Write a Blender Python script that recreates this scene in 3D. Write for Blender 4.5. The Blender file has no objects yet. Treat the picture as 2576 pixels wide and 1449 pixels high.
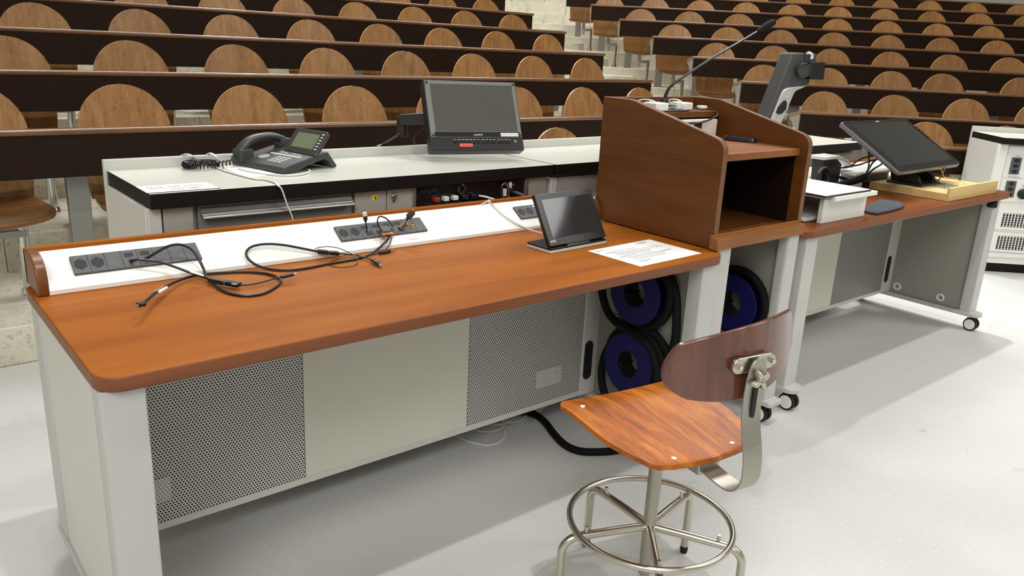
import bpy, bmesh, math, random
from mathutils import Vector, Matrix
PI = math.pi
rad = math.radians
SC = bpy.context.scene
COL = SC.collection

# ------------------------------------------------------------------ camera
W_, H_, F_ = 2576, 1449, 2022.08
YAW, PIT, ROL = rad(40.2308), rad(16.89), rad(-2.8837)
CAM = Vector((0, 0, 1.325))
_fw = Vector((math.sin(YAW)*math.cos(PIT), math.cos(YAW)*math.cos(PIT), -math.sin(PIT)))
_rt = Vector((math.cos(YAW), -math.sin(YAW), 0))
_dn = _fw.cross(_rt)
_r = _rt*math.cos(ROL) + _dn*math.sin(ROL)
_d = _dn*math.cos(ROL) - _rt*math.sin(ROL)
cd = bpy.data.cameras.new('camera'); cam = bpy.data.objects.new('camera', cd); COL.objects.link(cam)
cd.sensor_width = 36; cd.lens = F_/W_*36; cd.clip_start = .02; cd.clip_end = 200
M = Matrix((( _r.x, -_d.x, -_fw.x, CAM.x), (_r.y, -_d.y, -_fw.y, CAM.y), (_r.z, -_d.z, -_fw.z, CAM.z), (0, 0, 0, 1)))
cam.matrix_world = M
SC.camera = cam

def at(px, py, x=None, y=None, z=None):
    """measured photo point -> place in the hall, on the plane x=, y= or z="""
    d = _r*((px-W_/2)/F_) + _d*((py-H_/2)/F_) + _fw
    if z is not None: t = (z-CAM.z)/d.z
    elif y is not None: t = (y-CAM.y)/d.y
    else: t = (x-CAM.x)/d.x
    return CAM + d*t

# ------------------------------------------------------------------ materials
def srgb(r, g, b):
    f = lambda c: (c/255/12.92) if c/255 <= .04045 else ((c/255+.055)/1.055)**2.4
    return (f(r), f(g), f(b), 1)

class NT:
    def __init__(s, name):
        s.m = bpy.data.materials.new(name); s.m.use_nodes = True
        s.t = s.m.node_tree; s.n = s.t.nodes; s.l = s.t.links
        s.b = s.n['Principled BSDF']
    def node(s, typ, **kw):
        n = s.n.new(typ)
        for k, v in kw.items():
            if k.startswith('i_'):
                n.inputs[k[2:].replace('_', ' ')].default_value = v
            else: setattr(n, k, v)
        return n
    def link(s, a, b): s.l.new(a, b)
    def math(s, op, a, b=None, c=None):
        n = s.n.new('ShaderNodeMath'); n.operation = op
        for i, v in enumerate((a, b, c)):
            if v is None: continue
            if isinstance(v, (int, float)): n.inputs[i].default_value = v
            else: s.link(v, n.inputs[i])
        return n.outputs[0]
    def vmath(s, op, a, b=None):
        n = s.n.new('ShaderNodeVectorMath'); n.operation = op
        for i, v in enumerate((a, b)):
            if v is None: continue
            if isinstance(v, tuple): n.inputs[i].default_value = v
            else: s.link(v, n.inputs[i])
        return n
    def coords(s, scale=(1, 1, 1), rnd=False, rot=(0, 0, 0)):
        tc = s.n.new('ShaderNodeTexCoord'); mp = s.n.new('ShaderNodeMapping')
        mp.inputs['Scale'].default_value = scale; mp.inputs['Rotation'].default_value = rot
        s.link(tc.outputs['Object'], mp.inputs['Vector'])
        if rnd:
            oi = s.n.new('ShaderNodeObjectInfo')
            s.link(s.vmath('SCALE', oi.outputs['Location']).outputs[0], mp.inputs['Location'])
            v = s.n.new('ShaderNodeCombineXYZ')
            for i in range(3): s.link(s.math('MULTIPLY', oi.outputs['Random'], 37.0*(i+1)), v.inputs[i])
            s.link(v.outputs[0], mp.inputs['Location'])
        return mp.outputs[0]
    def ramp(s, fac, stops):
        r = s.n.new('ShaderNodeValToRGB'); e = r.color_ramp.elements
        while len(e) < len(stops): e.new(.5)
        for el, (p, c) in zip(e, stops): el.position = p; el.color = c
        s.link(fac, r.inputs[0]); return r.outputs[0]
    def noise(s, vec, scale, detail=3, rough=.5, dist=0):
        n = s.n.new('ShaderNodeTexNoise'); n.inputs['Scale'].default_value = scale
        n.inputs['Detail'].default_value = detail; n.inputs['Roughness'].default_value = rough
        n.inputs['Distortion'].default_value = dist
        s.link(vec, n.inputs['Vector']); return n.outputs[0]
    def mix(s, fac, a, b, blend='MIX'):
        n = s.n.new('ShaderNodeMix'); n.data_type = 'RGBA'; n.blend_type = blend
        for sock, v in ((0, fac), (6, a), (7, b)):
            if isinstance(v, (int, float)): n.inputs[sock].default_value = v
            elif isinstance(v, tuple): n.inputs[sock].default_value = v
            else: s.link(v, n.inputs[sock])
        return n.outputs[2]
    def bump(s, h, strength=.2, dist=.01):
        n = s.n.new('ShaderNodeBump'); n.inputs['Strength'].default_value = strength
        n.inputs['Distance'].default_value = dist; s.link(h, n.inputs['Height'])
        s.link(n.outputs[0], s.b.inputs['Normal'])
    def fin(s, rough=.5, metal=0, spec=.5, coat=0, coatr=.1):
        b = s.b.inputs
        b['Roughness'].default_value = rough; b['Metallic'].default_value = metal
        b['Specular IOR Level'].default_value = spec
        b['Coat Weight'].default_value = coat; b['Coat Roughness'].default_value = coatr
        return s.m

MATS = {}
def plain(name, c, rough=.5, metal=0, spec=.5, var=.06, scale=8, coat=0, bump=0, bscale=200):
    k = NT(name); col = srgb(*c)
    v = k.coords()
    f = k.noise(v, scale, 4, .6)
    lo = tuple(x*(1-var) for x in col[:3])+(1,); hi = tuple(min(1, x*(1+var)) for x in col[:3])+(1,)
    k.link(k.ramp(f, [(.3, lo), (.7, hi)]), k.b.inputs['Base Color'])
    if bump: k.bump(k.noise(v, bscale, 2), bump, .002)
    MATS[name] = k.fin(rough, metal, spec, coat); return MATS[name]

def wood(name, dark, mid, light, axis='x', s=6, stretch=14, rough=.35, spec=.5, coat=0, rnd=False, tint=0, contrast=(.3, .5, .72), fine=.12, specks=False):
    k = NT(name)
    sc = {'x': (1/stretch, 1, 1), 'y': (1, 1/stretch, 1), 'z': (1, 1, 1/stretch)}[axis]
    sc = tuple(x*s for x in sc)
    v = k.coords(sc, rnd)
    f = k.noise(v, 3.2, 5, .62, .9)
    c = k.ramp(f, [(contrast[0], srgb(*dark)), (contrast[1], srgb(*mid)), (contrast[2], srgb(*light))])
    v2 = k.coords(tuple(x*9 for x in sc), rnd)
    f2 = k.noise(v2, 4, 3, .6)
    c = k.mix(fine, c, k.ramp(f2, [(.35, srgb(*dark)), (.65, srgb(*light))]), 'OVERLAY' if fine > .5 else 'MIX')
    if rnd and tint:
        oi = k.n.new('ShaderNodeObjectInfo')
        h = k.n.new('ShaderNodeHueSaturation')
        k.link(k.math('MULTIPLY_ADD', oi.outputs['Random'], tint*2, 1-tint), h.inputs['Value'])
        k.link(c, h.inputs['Color']); c = h.outputs[0]
    if specks:
        vv = k.coords(); n9 = k.noise(vv, 34, 2, .4)
        c = k.mix(k.ramp(n9, [(.80, (0, 0, 0, 1)), (.83, (.8, .8, .8, 1))]), c, srgb(214, 170, 120))
        n8 = k.noise(k.coords((1, 4, 1)), 1.6, 4, .6)
        c = k.mix(k.ramp(n8, [(.45, (0, 0, 0, 1)), (.75, (.22, .22, .22, 1))]), c, srgb(*light))
    k.link(c, k.b.inputs['Base Color'])
    k.bump(f2, .04, .002)
    MATS[name] = k.fin(rough, 0, spec, coat, .12); return MATS[name]

def perf(name, base, hole, pitch, dia, rough=.4, metal=0, axes=(0, 2), hexa=True, soft=.12, bump=.3):
    """sheet with punched round holes in a regular grid"""
    k = NT(name); v = k.coords()
    sp = k.n.new('ShaderNodeSeparateXYZ'); k.link(v, sp.inputs[0])
    a, b = sp.outputs[axes[0]], sp.outputs[axes[1]]
    py = pitch*(math.sqrt(3) if hexa else 1)
    ds = []
    for off in ((0, .5) if hexa else (0,)):
        fa = k.math('SUBTRACT', k.math('FRACT', k.math('MULTIPLY_ADD', a, 1/pitch, 50+off)), .5)
        fb = k.math('SUBTRACT', k.math('FRACT', k.math('MULTIPLY_ADD', b, 1/py, 50+off)), .5)
        da = k.math('MULTIPLY', fa, pitch); db = k.math('MULTIPLY', fb, py)
        ds.append(k.math('SQRT', k.math('ADD', k.math('MULTIPLY', da, da), k.math('MULTIPLY', db, db))))
    d = ds[0] if len(ds) == 1 else k.math('MINIMUM', ds[0], ds[1])
    mr = k.n.new('ShaderNodeMapRange'); k.link(d, mr.inputs[0])
    mr.inputs[1].default_value = dia/2*(1-soft); mr.inputs[2].default_value = dia/2*(1+soft)
    n = k.noise(v, 6, 3)
    cb = srgb(*base)
    c = k.ramp(n, [(.3, tuple(x*.93 for x in cb[:3])+(1,)), (.7, cb)])
    k.link(k.mix(mr.outputs[0], srgb(*hole), c), k.b.inputs['Base Color'])
    if bump: k.bump(mr.outputs[0], bump, .002)
    MATS[name] = k.fin(rough, metal); return MATS[name]

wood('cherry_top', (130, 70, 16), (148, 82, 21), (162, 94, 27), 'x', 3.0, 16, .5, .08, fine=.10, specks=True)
wood('cherry_dimmed', (96, 46, 14), (112, 56, 20), (126, 66, 26), 'x', 3.0, 16, .38, .2, fine=.10)  # same cherry as the near top; its dimmer look by angle is painted in
wood('cherry_edge', (108, 62, 34), (122, 72, 42), (136, 83, 50), 'x', 5, 18, .4, .3)
wood('cheek_wood', (90, 48, 20), (106, 58, 26), (120, 70, 34), 'z', 5, 12, .35)
wood('lectern_wood', (80, 44, 13), (95, 54, 17), (108, 63, 22), 'y', 5, 10, .45, .3, fine=.25)
wood('lectern_shelf', (112, 64, 26), (132, 78, 34), (150, 92, 44), 'x', 4, 14, .42, .4)
wood('ledge_wood', (120, 72, 26), (140, 86, 34), (158, 100, 42), 'x', 5, 14, .42, .4)
wood('lectern_edge', (96, 64, 42), (110, 76, 52), (124, 88, 62), 'z', 5, 14, .4, .4)
wood('chair_ply', (108, 72, 30), (150, 105, 58), (176, 132, 80), 'z', 7, 9, .34, .6, rnd=True, tint=.12, contrast=(.3, .5, .7), fine=.42)
wood('chair_seat_ply', (76, 48, 24), (110, 72, 34), (150, 104, 52), 'x', 7, 8, .22, .6, rnd=True, coat=.3)
wood('desk_edge_wood', (92, 62, 40), (116, 80, 52), (140, 100, 68), 'x', 4, 12, .25, .6, coat=.3)
wood('stool_seat_wood', (116, 56, 10), (166, 88, 20), (204, 124, 44), 'y', 8, 7, .36, .3, coat=.05, contrast=(.34, .52, .68), fine=.2)
wood('stool_back_wood', (78, 42, 30), (96, 56, 44), (112, 70, 56), 'z', 8, 7, .2, .6, coat=.4)
wood('beech', (196, 164, 104), (214, 184, 124), (226, 198, 140), 'x', 5, 16, .45, .4)
plain('lectern_shade', (24, 12, 6), .8, spec=.1)  # lectern wood darkened to paint in the unlit compartment
plain('ply_edge', (196, 150, 108), .4)
plain('white_lam', (234, 234, 228), .32, var=.02)
plain('white_worktop', (214, 214, 204), .22, var=.025, scale=3)
plain('grey_rim', (196, 196, 188), .4, var=.02)
plain('light_grey', (206, 204, 196), .42, var=.03, scale=3)
plain('post_white', (186, 186, 181), .4, var=.02)
plain('panel_grey', (214, 213, 200), .5, var=.03, scale=4)
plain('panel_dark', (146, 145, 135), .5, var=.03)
plain('door_grey', (168, 163, 154), .45, var=.02)
plain('drawer_grey', (128, 127, 124), .45, var=.03)
plain('alu', (176, 174, 168), .33, .85, var=.04)
plain('brushed_alu', (146, 146, 140), .42, .6, var=.06, scale=3)
plain('nickel', (200, 195, 182), .28, 1, var=.03)
plain('nickel_dull', (170, 168, 158), .4, .9, var=.05)
plain('chrome', (210, 210, 208), .12, 1, var=.01)
plain('steel_bright', (215, 212, 205), .18, 1, var=.02)
plain('black_band', (20, 16, 14), .5, var=.1, spec=.2)
plain('black_plastic', (26, 26, 27), .4, var=.1, bump=.03)
plain('black_satin', (20, 20, 21), .3, var=.1)
plain('phone_grey', (56, 57, 57), .42, var=.05, bump=.03)
plain('socket_grey', (82, 83, 84), .6, var=.2, scale=90)
plain('hole_black', (6, 6, 7), .6, var=.1)
plain('rubber', (14, 14, 15), .7, var=.1)
plain('cable_black', (20, 19, 19), .4, var=.1)
plain('cable_white', (222, 221, 214), .4, var=.02)
plain('hose_black', (10, 10, 11), .75, spec=.2, var=.2, bump=.5, bscale=260)
plain('reel_blue', (15, 14, 72), .5, spec=.3, var=.05)
plain('paper', (238, 237, 232), .7, var=.01)
plain('ink', (70, 70, 70), .8, var=.02)
plain('ink_black', (25, 25, 25), .8, var=.02)
plain('yellow', (222, 200, 60), .6)
plain('pale_yellow', (222, 220, 176), .6)
plain('red_tape', (226, 92, 80), .6, var=.03)
plain('red_plug', (150, 40, 30), .5)
plain('blue_plug', (60, 80, 170), .5)
plain('gold', (214, 168, 84), .25, 1)
plain('copper', (176, 128, 96), .35, .8)
plain('white_print', (230, 230, 228), .6, var=.01)
plain('lcd_green', (116, 122, 96), .25, var=.03)
plain('dark_screen', (40, 40, 40), .06, var=.03, spec=.6)
plain('monitor_screen', (84, 84, 80), .09, var=.03, spec=.6)
plain('monitor_glass', (124, 126, 124), .12, var=.03, spec=.6)
plain('mat_cloth', (52, 58, 66), .85, var=.12, bump=.3, bscale=300)
plain('visual_grey', (64, 64, 63), .5, var=.05)
plain('edge_silver', (120, 124, 128), .35, .4)
plain('visual_silver', (186, 186, 182), .35, .2, var=.03)
plain('white_gloss', (232, 231, 226), .25, var=.01)
plain('wall_paint', (205, 203, 195), .8, var=.02)
plain('ceiling_paint', (200, 198, 192), .85, var=.02)
plain('skin_tag', (220, 218, 205), .6)
perf('perforated_metal', (222, 221, 214), (16, 16, 16), .0083, .0056, .42)
perf('perforated_backed', (222, 221, 214), (138, 137, 132), .0083, .0056, .42, bump=.1)
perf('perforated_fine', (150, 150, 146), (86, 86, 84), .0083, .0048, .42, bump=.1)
perf('bench_panel', (43, 28, 18), (13, 8, 5), .0075, .0042, .6, hexa=False, soft=.3, bump=.25)
MATS['bench_panel'].node_tree.nodes['Principled BSDF'].inputs['Specular IOR Level'].default_value = .12

def stone(name, c1, c2, joint, per):
    k = NT(name); v = k.coords()
    n1 = k.noise(v, 4, 6, .65); n2 = k.noise(v, 46, 4, .7); n3 = k.noise(v, 140, 2, .5)
    c = k.ramp(n1, [(.3, srgb(*c1)), (.7, srgb(*c2))])
    c = k.mix(k.ramp(n2, [(.36, (.55, .55, .55, 1)), (.46, (0, 0, 0, 1))]), c, srgb(*[x*.72 for x in c1]))
    c = k.mix(k.ramp(n3, [(.66, (0, 0, 0, 1)), (.74, (.5, .5, .5, 1))]), c, srgb(*[min(255, x*1.1) for x in c2]))
    sp = k.n.new('ShaderNodeSeparateXYZ'); k.link(v, sp.inputs[0])
    oi = k.n.new('ShaderNodeObjectInfo')
    fr = k.math('FRACT', k.math('ADD', k.math('MULTIPLY_ADD', sp.outputs[0], 1/per, 20), k.math('MULTIPLY', oi.outputs['Random'], 1.0)))
    ln = k.math('LESS_THAN', fr, .004)
    c = k.mix(ln, c, srgb(*joint))
    k.link(c, k.b.inputs['Base Color']); k.bump(n2, .12, .003)
    MATS[name] = k.fin(.75, 0, .3); return MATS[name]
stone('stone', (196, 190, 170), (222, 217, 199), (120, 114, 100), 1.27)

def lino():
    k = NT('lino'); v = k.coords()
    n0 = k.noise(v, .9, 3, .6); n1 = k.noise(v, 55, 3, .6); n2 = k.noise(v, 170, 2, .5)
    c = k.ramp(n0, [(.3, srgb(193, 193, 189)), (.7, srgb(201, 201, 197))])
    c = k.mix(k.ramp(n2, [(.30, (.5, .5, .5, 1)), (.36, (0, 0, 0, 1))]), c, srgb(140, 138, 132))
    c = k.mix(k.ramp(n1, [(.62, (0, 0, 0, 1)), (.72, (.4, .4, .4, 1))]), c, srgb(226, 226, 222))
    # scuff marks
    vs = k.coords((1, 2.2, 1)); n3 = k.noise(vs, 3.2, 8, .75, 1.2); n4 = k.noise(v, 1.1, 2)
    sc = k.math('MULTIPLY', k.ramp(n3, [(.615, (0, 0, 0, 1)), (.67, (1, 1, 1, 1))]), k.ramp(n4, [(.50, (0, 0, 0, 1)), (.62, (.55, .55, .55, 1))]))
    c = k.mix(sc, c, srgb(104, 102, 100))
    k.link(c, k.b.inputs['Base Color'])
    MATS['lino'] = k.fin(.42, 0, .4)
lino()

# ------------------------------------------------------------------ mesh builder
class MB:
    def __init__(s): s.b = bmesh.new(); s.mats = []; s.cur = 0
    def use(s, m):
        if m not in s.mats: s.mats.append(m)
        s.cur = s.mats.index(m); return s
    def _f(s, vs):
        try: f = s.b.faces.new(vs)
        except ValueError: return None
        f.material_index = s.cur; return f
    def box(s, x0, x1, y0, y1, z0, z1, rz=0, c=None):
        P = [Vector(p) for p in ((x0,y0,z0),(x1,y0,z0),(x1,y1,z0),(x0,y1,z0),(x0,y0,z1),(x1,y0,z1),(x1,y1,z1),(x0,y1,z1))]
        if rz:
            o = Vector(c) if c else Vector(((x0+x1)/2, (y0+y1)/2, 0)); R = Matrix.Rotation(rz, 3, 'Z')
            P = [R @ (p-o) + o for p in P]
        return s.hexa(P)
    def hexa(s, P):
        v = [s.b.verts.new(p) for p in P]
        for q in ((3,2,1,0),(4,5,6,7),(0,1,5,4),(1,2,6,5),(2,3,7,6),(3,0,4,7)): s._f([v[i] for i in q])
        return s
    def obox(s, c, ax, ay, az, hx, hy, hz):
        c = Vector(c); P = []
        for dz in (-1, 1):
            for dx, dy in ((-1,-1),(1,-1),(1,1),(-1,1)): P.append(c+ax*(dx*hx)+ay*(dy*hy)+az*(dz*hz))
        return s.hexa(P)
    def prism(s, pts, f0, f1):
        """closed outline pts (2D), f0/f1 map a 2D point to the two end faces"""
        a = [s.b.verts.new(f0(*p)) for p in pts]; c = [s.b.verts.new(f1(*p)) for p in pts]
        n = len(pts)
        s._f(a[::-1]); s._f(c)
        for i in range(n): s._f([a[i], a[(i+1) % n], c[(i+1) % n], c[i]])
        return s
    def ring(s, outer, inner, f0, f1):
        n = len(outer)
        A = [s.b.verts.new(f0(*p)) for p in outer]; B = [s.b.verts.new(f1(*p)) for p in outer]
        C = [s.b.verts.new(f0(*p)) for p in inner]; D = [s.b.verts.new(f1(*p)) for p in inner]
        for i in range(n):
            j = (i+1) % n
            s._f([A[i], A[j], B[j], B[i]]); s._f([C[j], C[i], D[i], D[j]])
            s._f([B[i], B[j], D[j], D[i]]); s._f([A[j], A[i], C[i], C[j]])
        return s
    def tube(s, pts, r, closed=False, n=8, smooth=0, flat=None, cap=True):
        P = [Vector(p) for p in pts]
        rs = list(r) if isinstance(r, (list, tuple)) else None
        if smooth:
            Q = []; RR = []; m = len(P)
            for i in range(m if closed else m-1):
                g = lambda j: P[j % m] if closed else P[max(0, min(m-1, j))]
                p0, p1, p2, p3 = g(i-1), g(i), g(i+1), g(i+2)
                for k in range(smooth):
                    t = k/smooth
                    Q.append(.5*((2*p1)+(p2-p0)*t+(2*p0-5*p1+4*p2-p3)*t*t+(3*p1-p0-3*p2+p3)*t**3))
                    if rs: RR.append(rs[i]*(1-t)+rs[min(i+1, m-1)]*t)
            if not closed:
                Q.append(P[-1])
                if rs: RR.append(rs[-1])
            P = Q
            if rs: rs = RR
        m = len(P)
        T = []
        for i in range(m):
            a = P[(i-1) % m] if (closed or i > 0) else P[i]; b = P[(i+1) % m] if (closed or i < m-1) else P[i]
            d = b-a; T.append(d.normalized() if d.length > 1e-9 else Vector((0, 0, 1)))
        up = Vector((0, 0, 1)) if abs(T[0].z) < .95 else Vector((1, 0, 0))
        N = (up - T[0]*up.dot(T[0])).normalized(); rings = []
        for i in range(m):
            N = (N - T[i]*N.dot(T[i]))
            N = N.normalized() if N.length > 1e-6 else T[i].orthogonal().normalized()
            B = T[i].cross(N); rr = rs[i] if rs else r
            ra, rb = (rr, rr) if flat is None else (rr*flat[0], rr*flat[1])
            rings.append([s.b.verts.new(P[i]+N*(math.cos(2*PI*k/n)*ra)+B*(math.sin(2*PI*k/n)*rb)) for k in range(n)])
        for i in range(m if closed else m-1):
            A, C = rings[i], rings[(i+1) % m]
            for k in range(n): s._f([A[k], A[(k+1) % n], C[(k+1) % n], C[k]])
        if not closed and cap: s._f(rings[0][::-1]); s._f(rings[-1])
        return s
    def cyl(s, a, b, r, r2=None, n=20):
        return s.tube([a, b], [r, r if r2 is None else r2], n=n)
    def lathe(s, prof, o, axis='z', n=28):
        o = Vector(o)
        X_, Y_, Z_ = Vector((1, 0, 0)), Vector((0, 1, 0)), Vector((0, 0, 1))
        e = axis if not isinstance(axis, str) else ((X_, Y_, Z_) if axis == 'z' else (Y_, Z_, X_) if axis == 'x' else (Z_, X_, Y_))
        rings = []
        for r, h in prof:
            rings.append([s.b.verts.new(o+e[2]*h+(e[0]*math.cos(2*PI*k/n)+e[1]*math.sin(2*PI*k/n))*max(r, 1e-5)) for k in range(n)])
        for A, C in zip(rings, rings[1:]):
            for k in range(n): s._f([A[k], A[(k+1) % n], C[(k+1) % n], C[k]])
        s._f(rings[0][::-1]); s._f(rings[-1]); return s
    def sheet(s, f, nu, nv, off, rim=None):
        """double-sided sheet: f(u,v) for u,v in 0..1, thickness vector off (or function)"""
        g = off if callable(off) else (lambda u, v: Vector(off))
        A = [[s.b.verts.new(f(i/nu, j/nv)) for i in range(nu+1)] for j in range(nv+1)]
        B = [[s.b.verts.new(Vector(f(i/nu, j/nv))+g(i/nu, j/nv)) for i in range(nu+1)] for j in range(nv+1)]
        for j in range(nv):
            for i in range(nu):
                s._f([A[j][i], A[j][i+1], A[j+1][i+1], A[j+1][i]]); s._f([B[j+1][i], B[j+1][i+1], B[j][i+1], B[j][i]])
        if rim: s.use(rim)
        for i in range(nu):
            s._f([A[0][i+1], A[0][i], B[0][i], B[0][i+1]]); s._f([A[nv][i], A[nv][i+1], B[nv][i+1], B[nv][i]])
        for j in range(nv):
            s._f([A[j][0], A[j+1][0], B[j+1][0], B[j][0]]); s._f([A[j+1][nu], A[j][nu], B[j][nu], B[j+1][nu]])
        return s
    def sphere(s, c, r, n=12, sc=(1, 1, 1)):
        c = Vector(c); prof = []
        rings = []
        for i in range(1, n):
            a = PI*i/n
            rings.append([s.b.verts.new(c+Vector((math.sin(a)*math.cos(2*PI*k/(2*n))*r*sc[0], math.sin(a)*math.sin(2*PI*k/(2*n))*r*sc[1], -math.cos(a)*r*sc[2]))) for k in range(2*n)])
        lo = s.b.verts.new(c-Vector((0, 0, r*sc[2]))); hi = s.b.verts.new(c+Vector((0, 0, r*sc[2])))
        for A, C in zip(rings, rings[1:]):
            for k in range(2*n): s._f([A[k], A[(k+1) % (2*n)], C[(k+1) % (2*n)], C[k]])
        for k in range(2*n):
            s._f([lo, rings[0][(k+1) % (2*n)], rings[0][k]]); s._f([hi, rings[-1][k], rings[-1][(k+1) % (2*n)]])
        return s
    def build(s, name, mat=None, parent=None, bevel=0, seg=2, smooth=True, ang=35):
        bmesh.ops.recalc_face_normals(s.b, faces=s.b.faces[:])
        me = bpy.data.meshes.new(name); s.b.to_mesh(me); s.b.free()
        o = bpy.data.objects.new(name, me); COL.objects.link(o)
        for m in (s.mats if s.mats else [mat]): me.materials.append(MATS[m])
        if smooth:
            for p in me.polygons: p.use_smooth = True
            try: me.set_sharp_from_angle(angle=rad(ang))
            except Exception: pass
        if bevel:
            b = o.modifiers.new('bevel', 'BEVEL'); b.width = bevel; b.segments = seg; b.limit_method = 'ANGLE'; b.angle_limit = rad(40)
            b.harden_normals = False
        if parent is not None:
            o.parent = parent; o.matrix_parent_inverse = wm(parent).inverted()
        return o

def wm(o):
    m = Matrix.LocRotScale(o.location, o.rotation_euler, o.scale)
    if o.parent: m = wm(o.parent) @ o.matrix_parent_inverse @ m
    return m

def bx(name, m, parent, x0, x1, y0, y1, z0, z1, bevel=.002, **k):
    return MB().box(x0, x1, y0, y1, z0, z1, **k).build(name, m, parent, bevel)

def tag(o, label=None, cat=None, group=None, kind=None):
    if label: o['label'] = label
    if cat: o['category'] = cat
    if group: o['group'] = group
    if kind: o['kind'] = kind
    return o
def thing(name, label, cat, loc=(0, 0, 0), rz=0, group=None):
    o = bpy.data.objects.new(name, None); COL.objects.link(o); o.empty_display_size = .05
    o.location = loc; o.rotation_euler = (0, 0, rz)
    return tag(o, label, cat, group)
def struct(name, mb, m, **k):
    return tag(mb.build(name, m, None, **k), kind='structure')
def dup(root, loc, rz, label, group=None):
    r = root.copy(); COL.objects.link(r); r.location = loc; r.rotation_euler = (0, 0, rz); r['label'] = label
    if group: r['group'] = group
    def rec(src, dst):
        for ch in src.children:
            c = ch.copy(); COL.objects.link(c); c.parent = dst; c.matrix_parent_inverse = ch.matrix_parent_inverse.copy(); rec(ch, c)
    rec(root, r); return r

def text(name, body, m, parent, origin, xdir, ydir, size, align='LEFT', extr=.0002, valign='TOP_BASELINE'):
    cu = bpy.data.curves.new(name, 'FONT'); cu.body = body; cu.size = size; cu.extrude = extr
    cu.align_x = align; cu.align_y = valign
    cu.materials.append(MATS[m]); cu.resolution_u = 2
    tmp = bpy.data.objects.new('tmp', cu)
    me = bpy.data.meshes.new_from_object(tmp); me.name = name
    bpy.data.objects.remove(tmp); bpy.data.curves.remove(cu)
    o = bpy.data.objects.new(name, me); COL.objects.link(o)
    x = Vector(xdir).normalized(); y = Vector(ydir); y = (y-x*y.dot(x)).normalized(); z = x.cross(y)
    mw = Matrix(((x.x, y.x, z.x, origin[0]), (x.y, y.y, z.y, origin[1]), (x.z, y.z, z.z, origin[2]), (0, 0, 0, 1)))
    o.matrix_world = mw
    if parent is not None:
        o.parent = parent; o.matrix_parent_inverse = wm(parent).inverted()
    return o

def rrect(x0, x1, y0, y1, r, n=6):
    """rounded rectangle outline; r = radius or 4 radii (bl, br, tr, tl)"""
    rs = r if isinstance(r, (list, tuple)) else (r,)*4
    P = []
    for (cx, cy, a0), q in zip(((x0, y0, 180), (x1, y0, 270), (x1, y1, 0), (x0, y1, 90)), rs):
        sx = 1 if cx == x0 else -1; sy = 1 if cy == y0 else -1
        if q <= 0: P.append((cx, cy)); continue
        for i in range(n+1):
            a = rad(a0+90*i/n); P.append((cx+sx*q+q*math.cos(a), cy+sy*q+q*math.sin(a)))
    return P
def circle(cx, cy, r, n=28): return [(cx+r*math.cos(2*PI*i/n), cy+r*math.sin(2*PI*i/n)) for i in range(n)]
XY = lambda z: (lambda a, b: Vector((a, b, z)))
XZ = lambda y: (lambda a, b: Vector((a, y, b)))
YZ = lambda x: (lambda a, b: Vector((x, a, b)))
# ------------------------------------------------------------------ the hall
RA = rad(-40.6); RO = Vector((6.534, 3.718, 0))
UX = Vector((math.cos(RA), math.sin(RA), 0)); VY = Vector((-math.sin(RA), math.cos(RA), 0))
def W(u, v, z=0): return RO + UX*u + VY*v + Vector((0, 0, z))
RISE, DEP = .1834, .832
def lz(k): return .16 + RISE*k
def rz_(k): return .168 + .1855*k
def lend(k): return 4.85 + .28*k          # right end of the left benches
def rend(k): return -.35 - .287*k         # aisle end of the right benches

struct('floor', MB().box(-4, 20, -5, 20, -.1, 0), 'lino')
struct('ceiling', MB().box(-4, 20, -5, 20, 9, 9.1), 'ceiling_paint')
struct('wall_left', MB().box(-4.1, -4, -5, 20, 0, 9), 'wall_paint')
struct('wall_right', MB().box(20, 20.1, -5, 20, 0, 9), 'wall_paint')
struct('wall_front', MB().box(-4.1, 20.1, -5.1, -5, 0, 9), 'wall_paint')
struct('wall_back', MB().box(-4.1, 20.1, 20, 20.1, 0, 9), 'wall_paint')

NK = 13
for k in range(NK):
    y0 = 3.53 + .83*k
    xe = lend(k) - .05
    z1 = lz(k); z0 = 0 if k == 0 else lz(k-1) - .02
    P = [(-3.4, y0), (xe, y0), (xe+.3*(18.5-y0)/.83*.9, 18.5), (-3.4, 18.5)]
    P = [(-3.4, y0), (xe, y0), (xe, 18.5), (-3.4, 18.5)]
    tag(struct('stepped_floor', MB().prism(P, XY(z0), XY(z1)), 'stone', bevel=.006), kind='structure')
    # right-hand tiers, built in their own turned frame
    v0 = -.53 + DEP*k
    zt = rz_(k); zb = 0 if k == 0 else rz_(k-1) - .02
    ul = (xe - .12 - RO.x - VY.x*v0)/UX.x
    ul2 = (xe - .12 - RO.x - VY.x*12.5)/UX.x
    o = struct('stepped_floor', MB().prism([(ul, v0), (5.4, v0), (5.4, 12.5), (ul-2.5, 12.5)], XY(zb), XY(zt)), 'stone', bevel=.006)
    o.location = RO; o.rotation_euler = (0, 0, RA)
    if k >= 1:      # half-height step in the aisle in front of each riser
        ub = rend(k-1) + .30
        ulb = (lend(k-1) - .12 - RO.x - VY.x*v0)/UX.x
        o = struct('aisle_step', MB().box(ulb, ub, v0-.36, v0+.02, rz_(k-1)-.02, rz_(k-1)+.093), 'stone', bevel=.005)
        o.location = RO; o.rotation_euler = (0, 0, RA)

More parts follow.
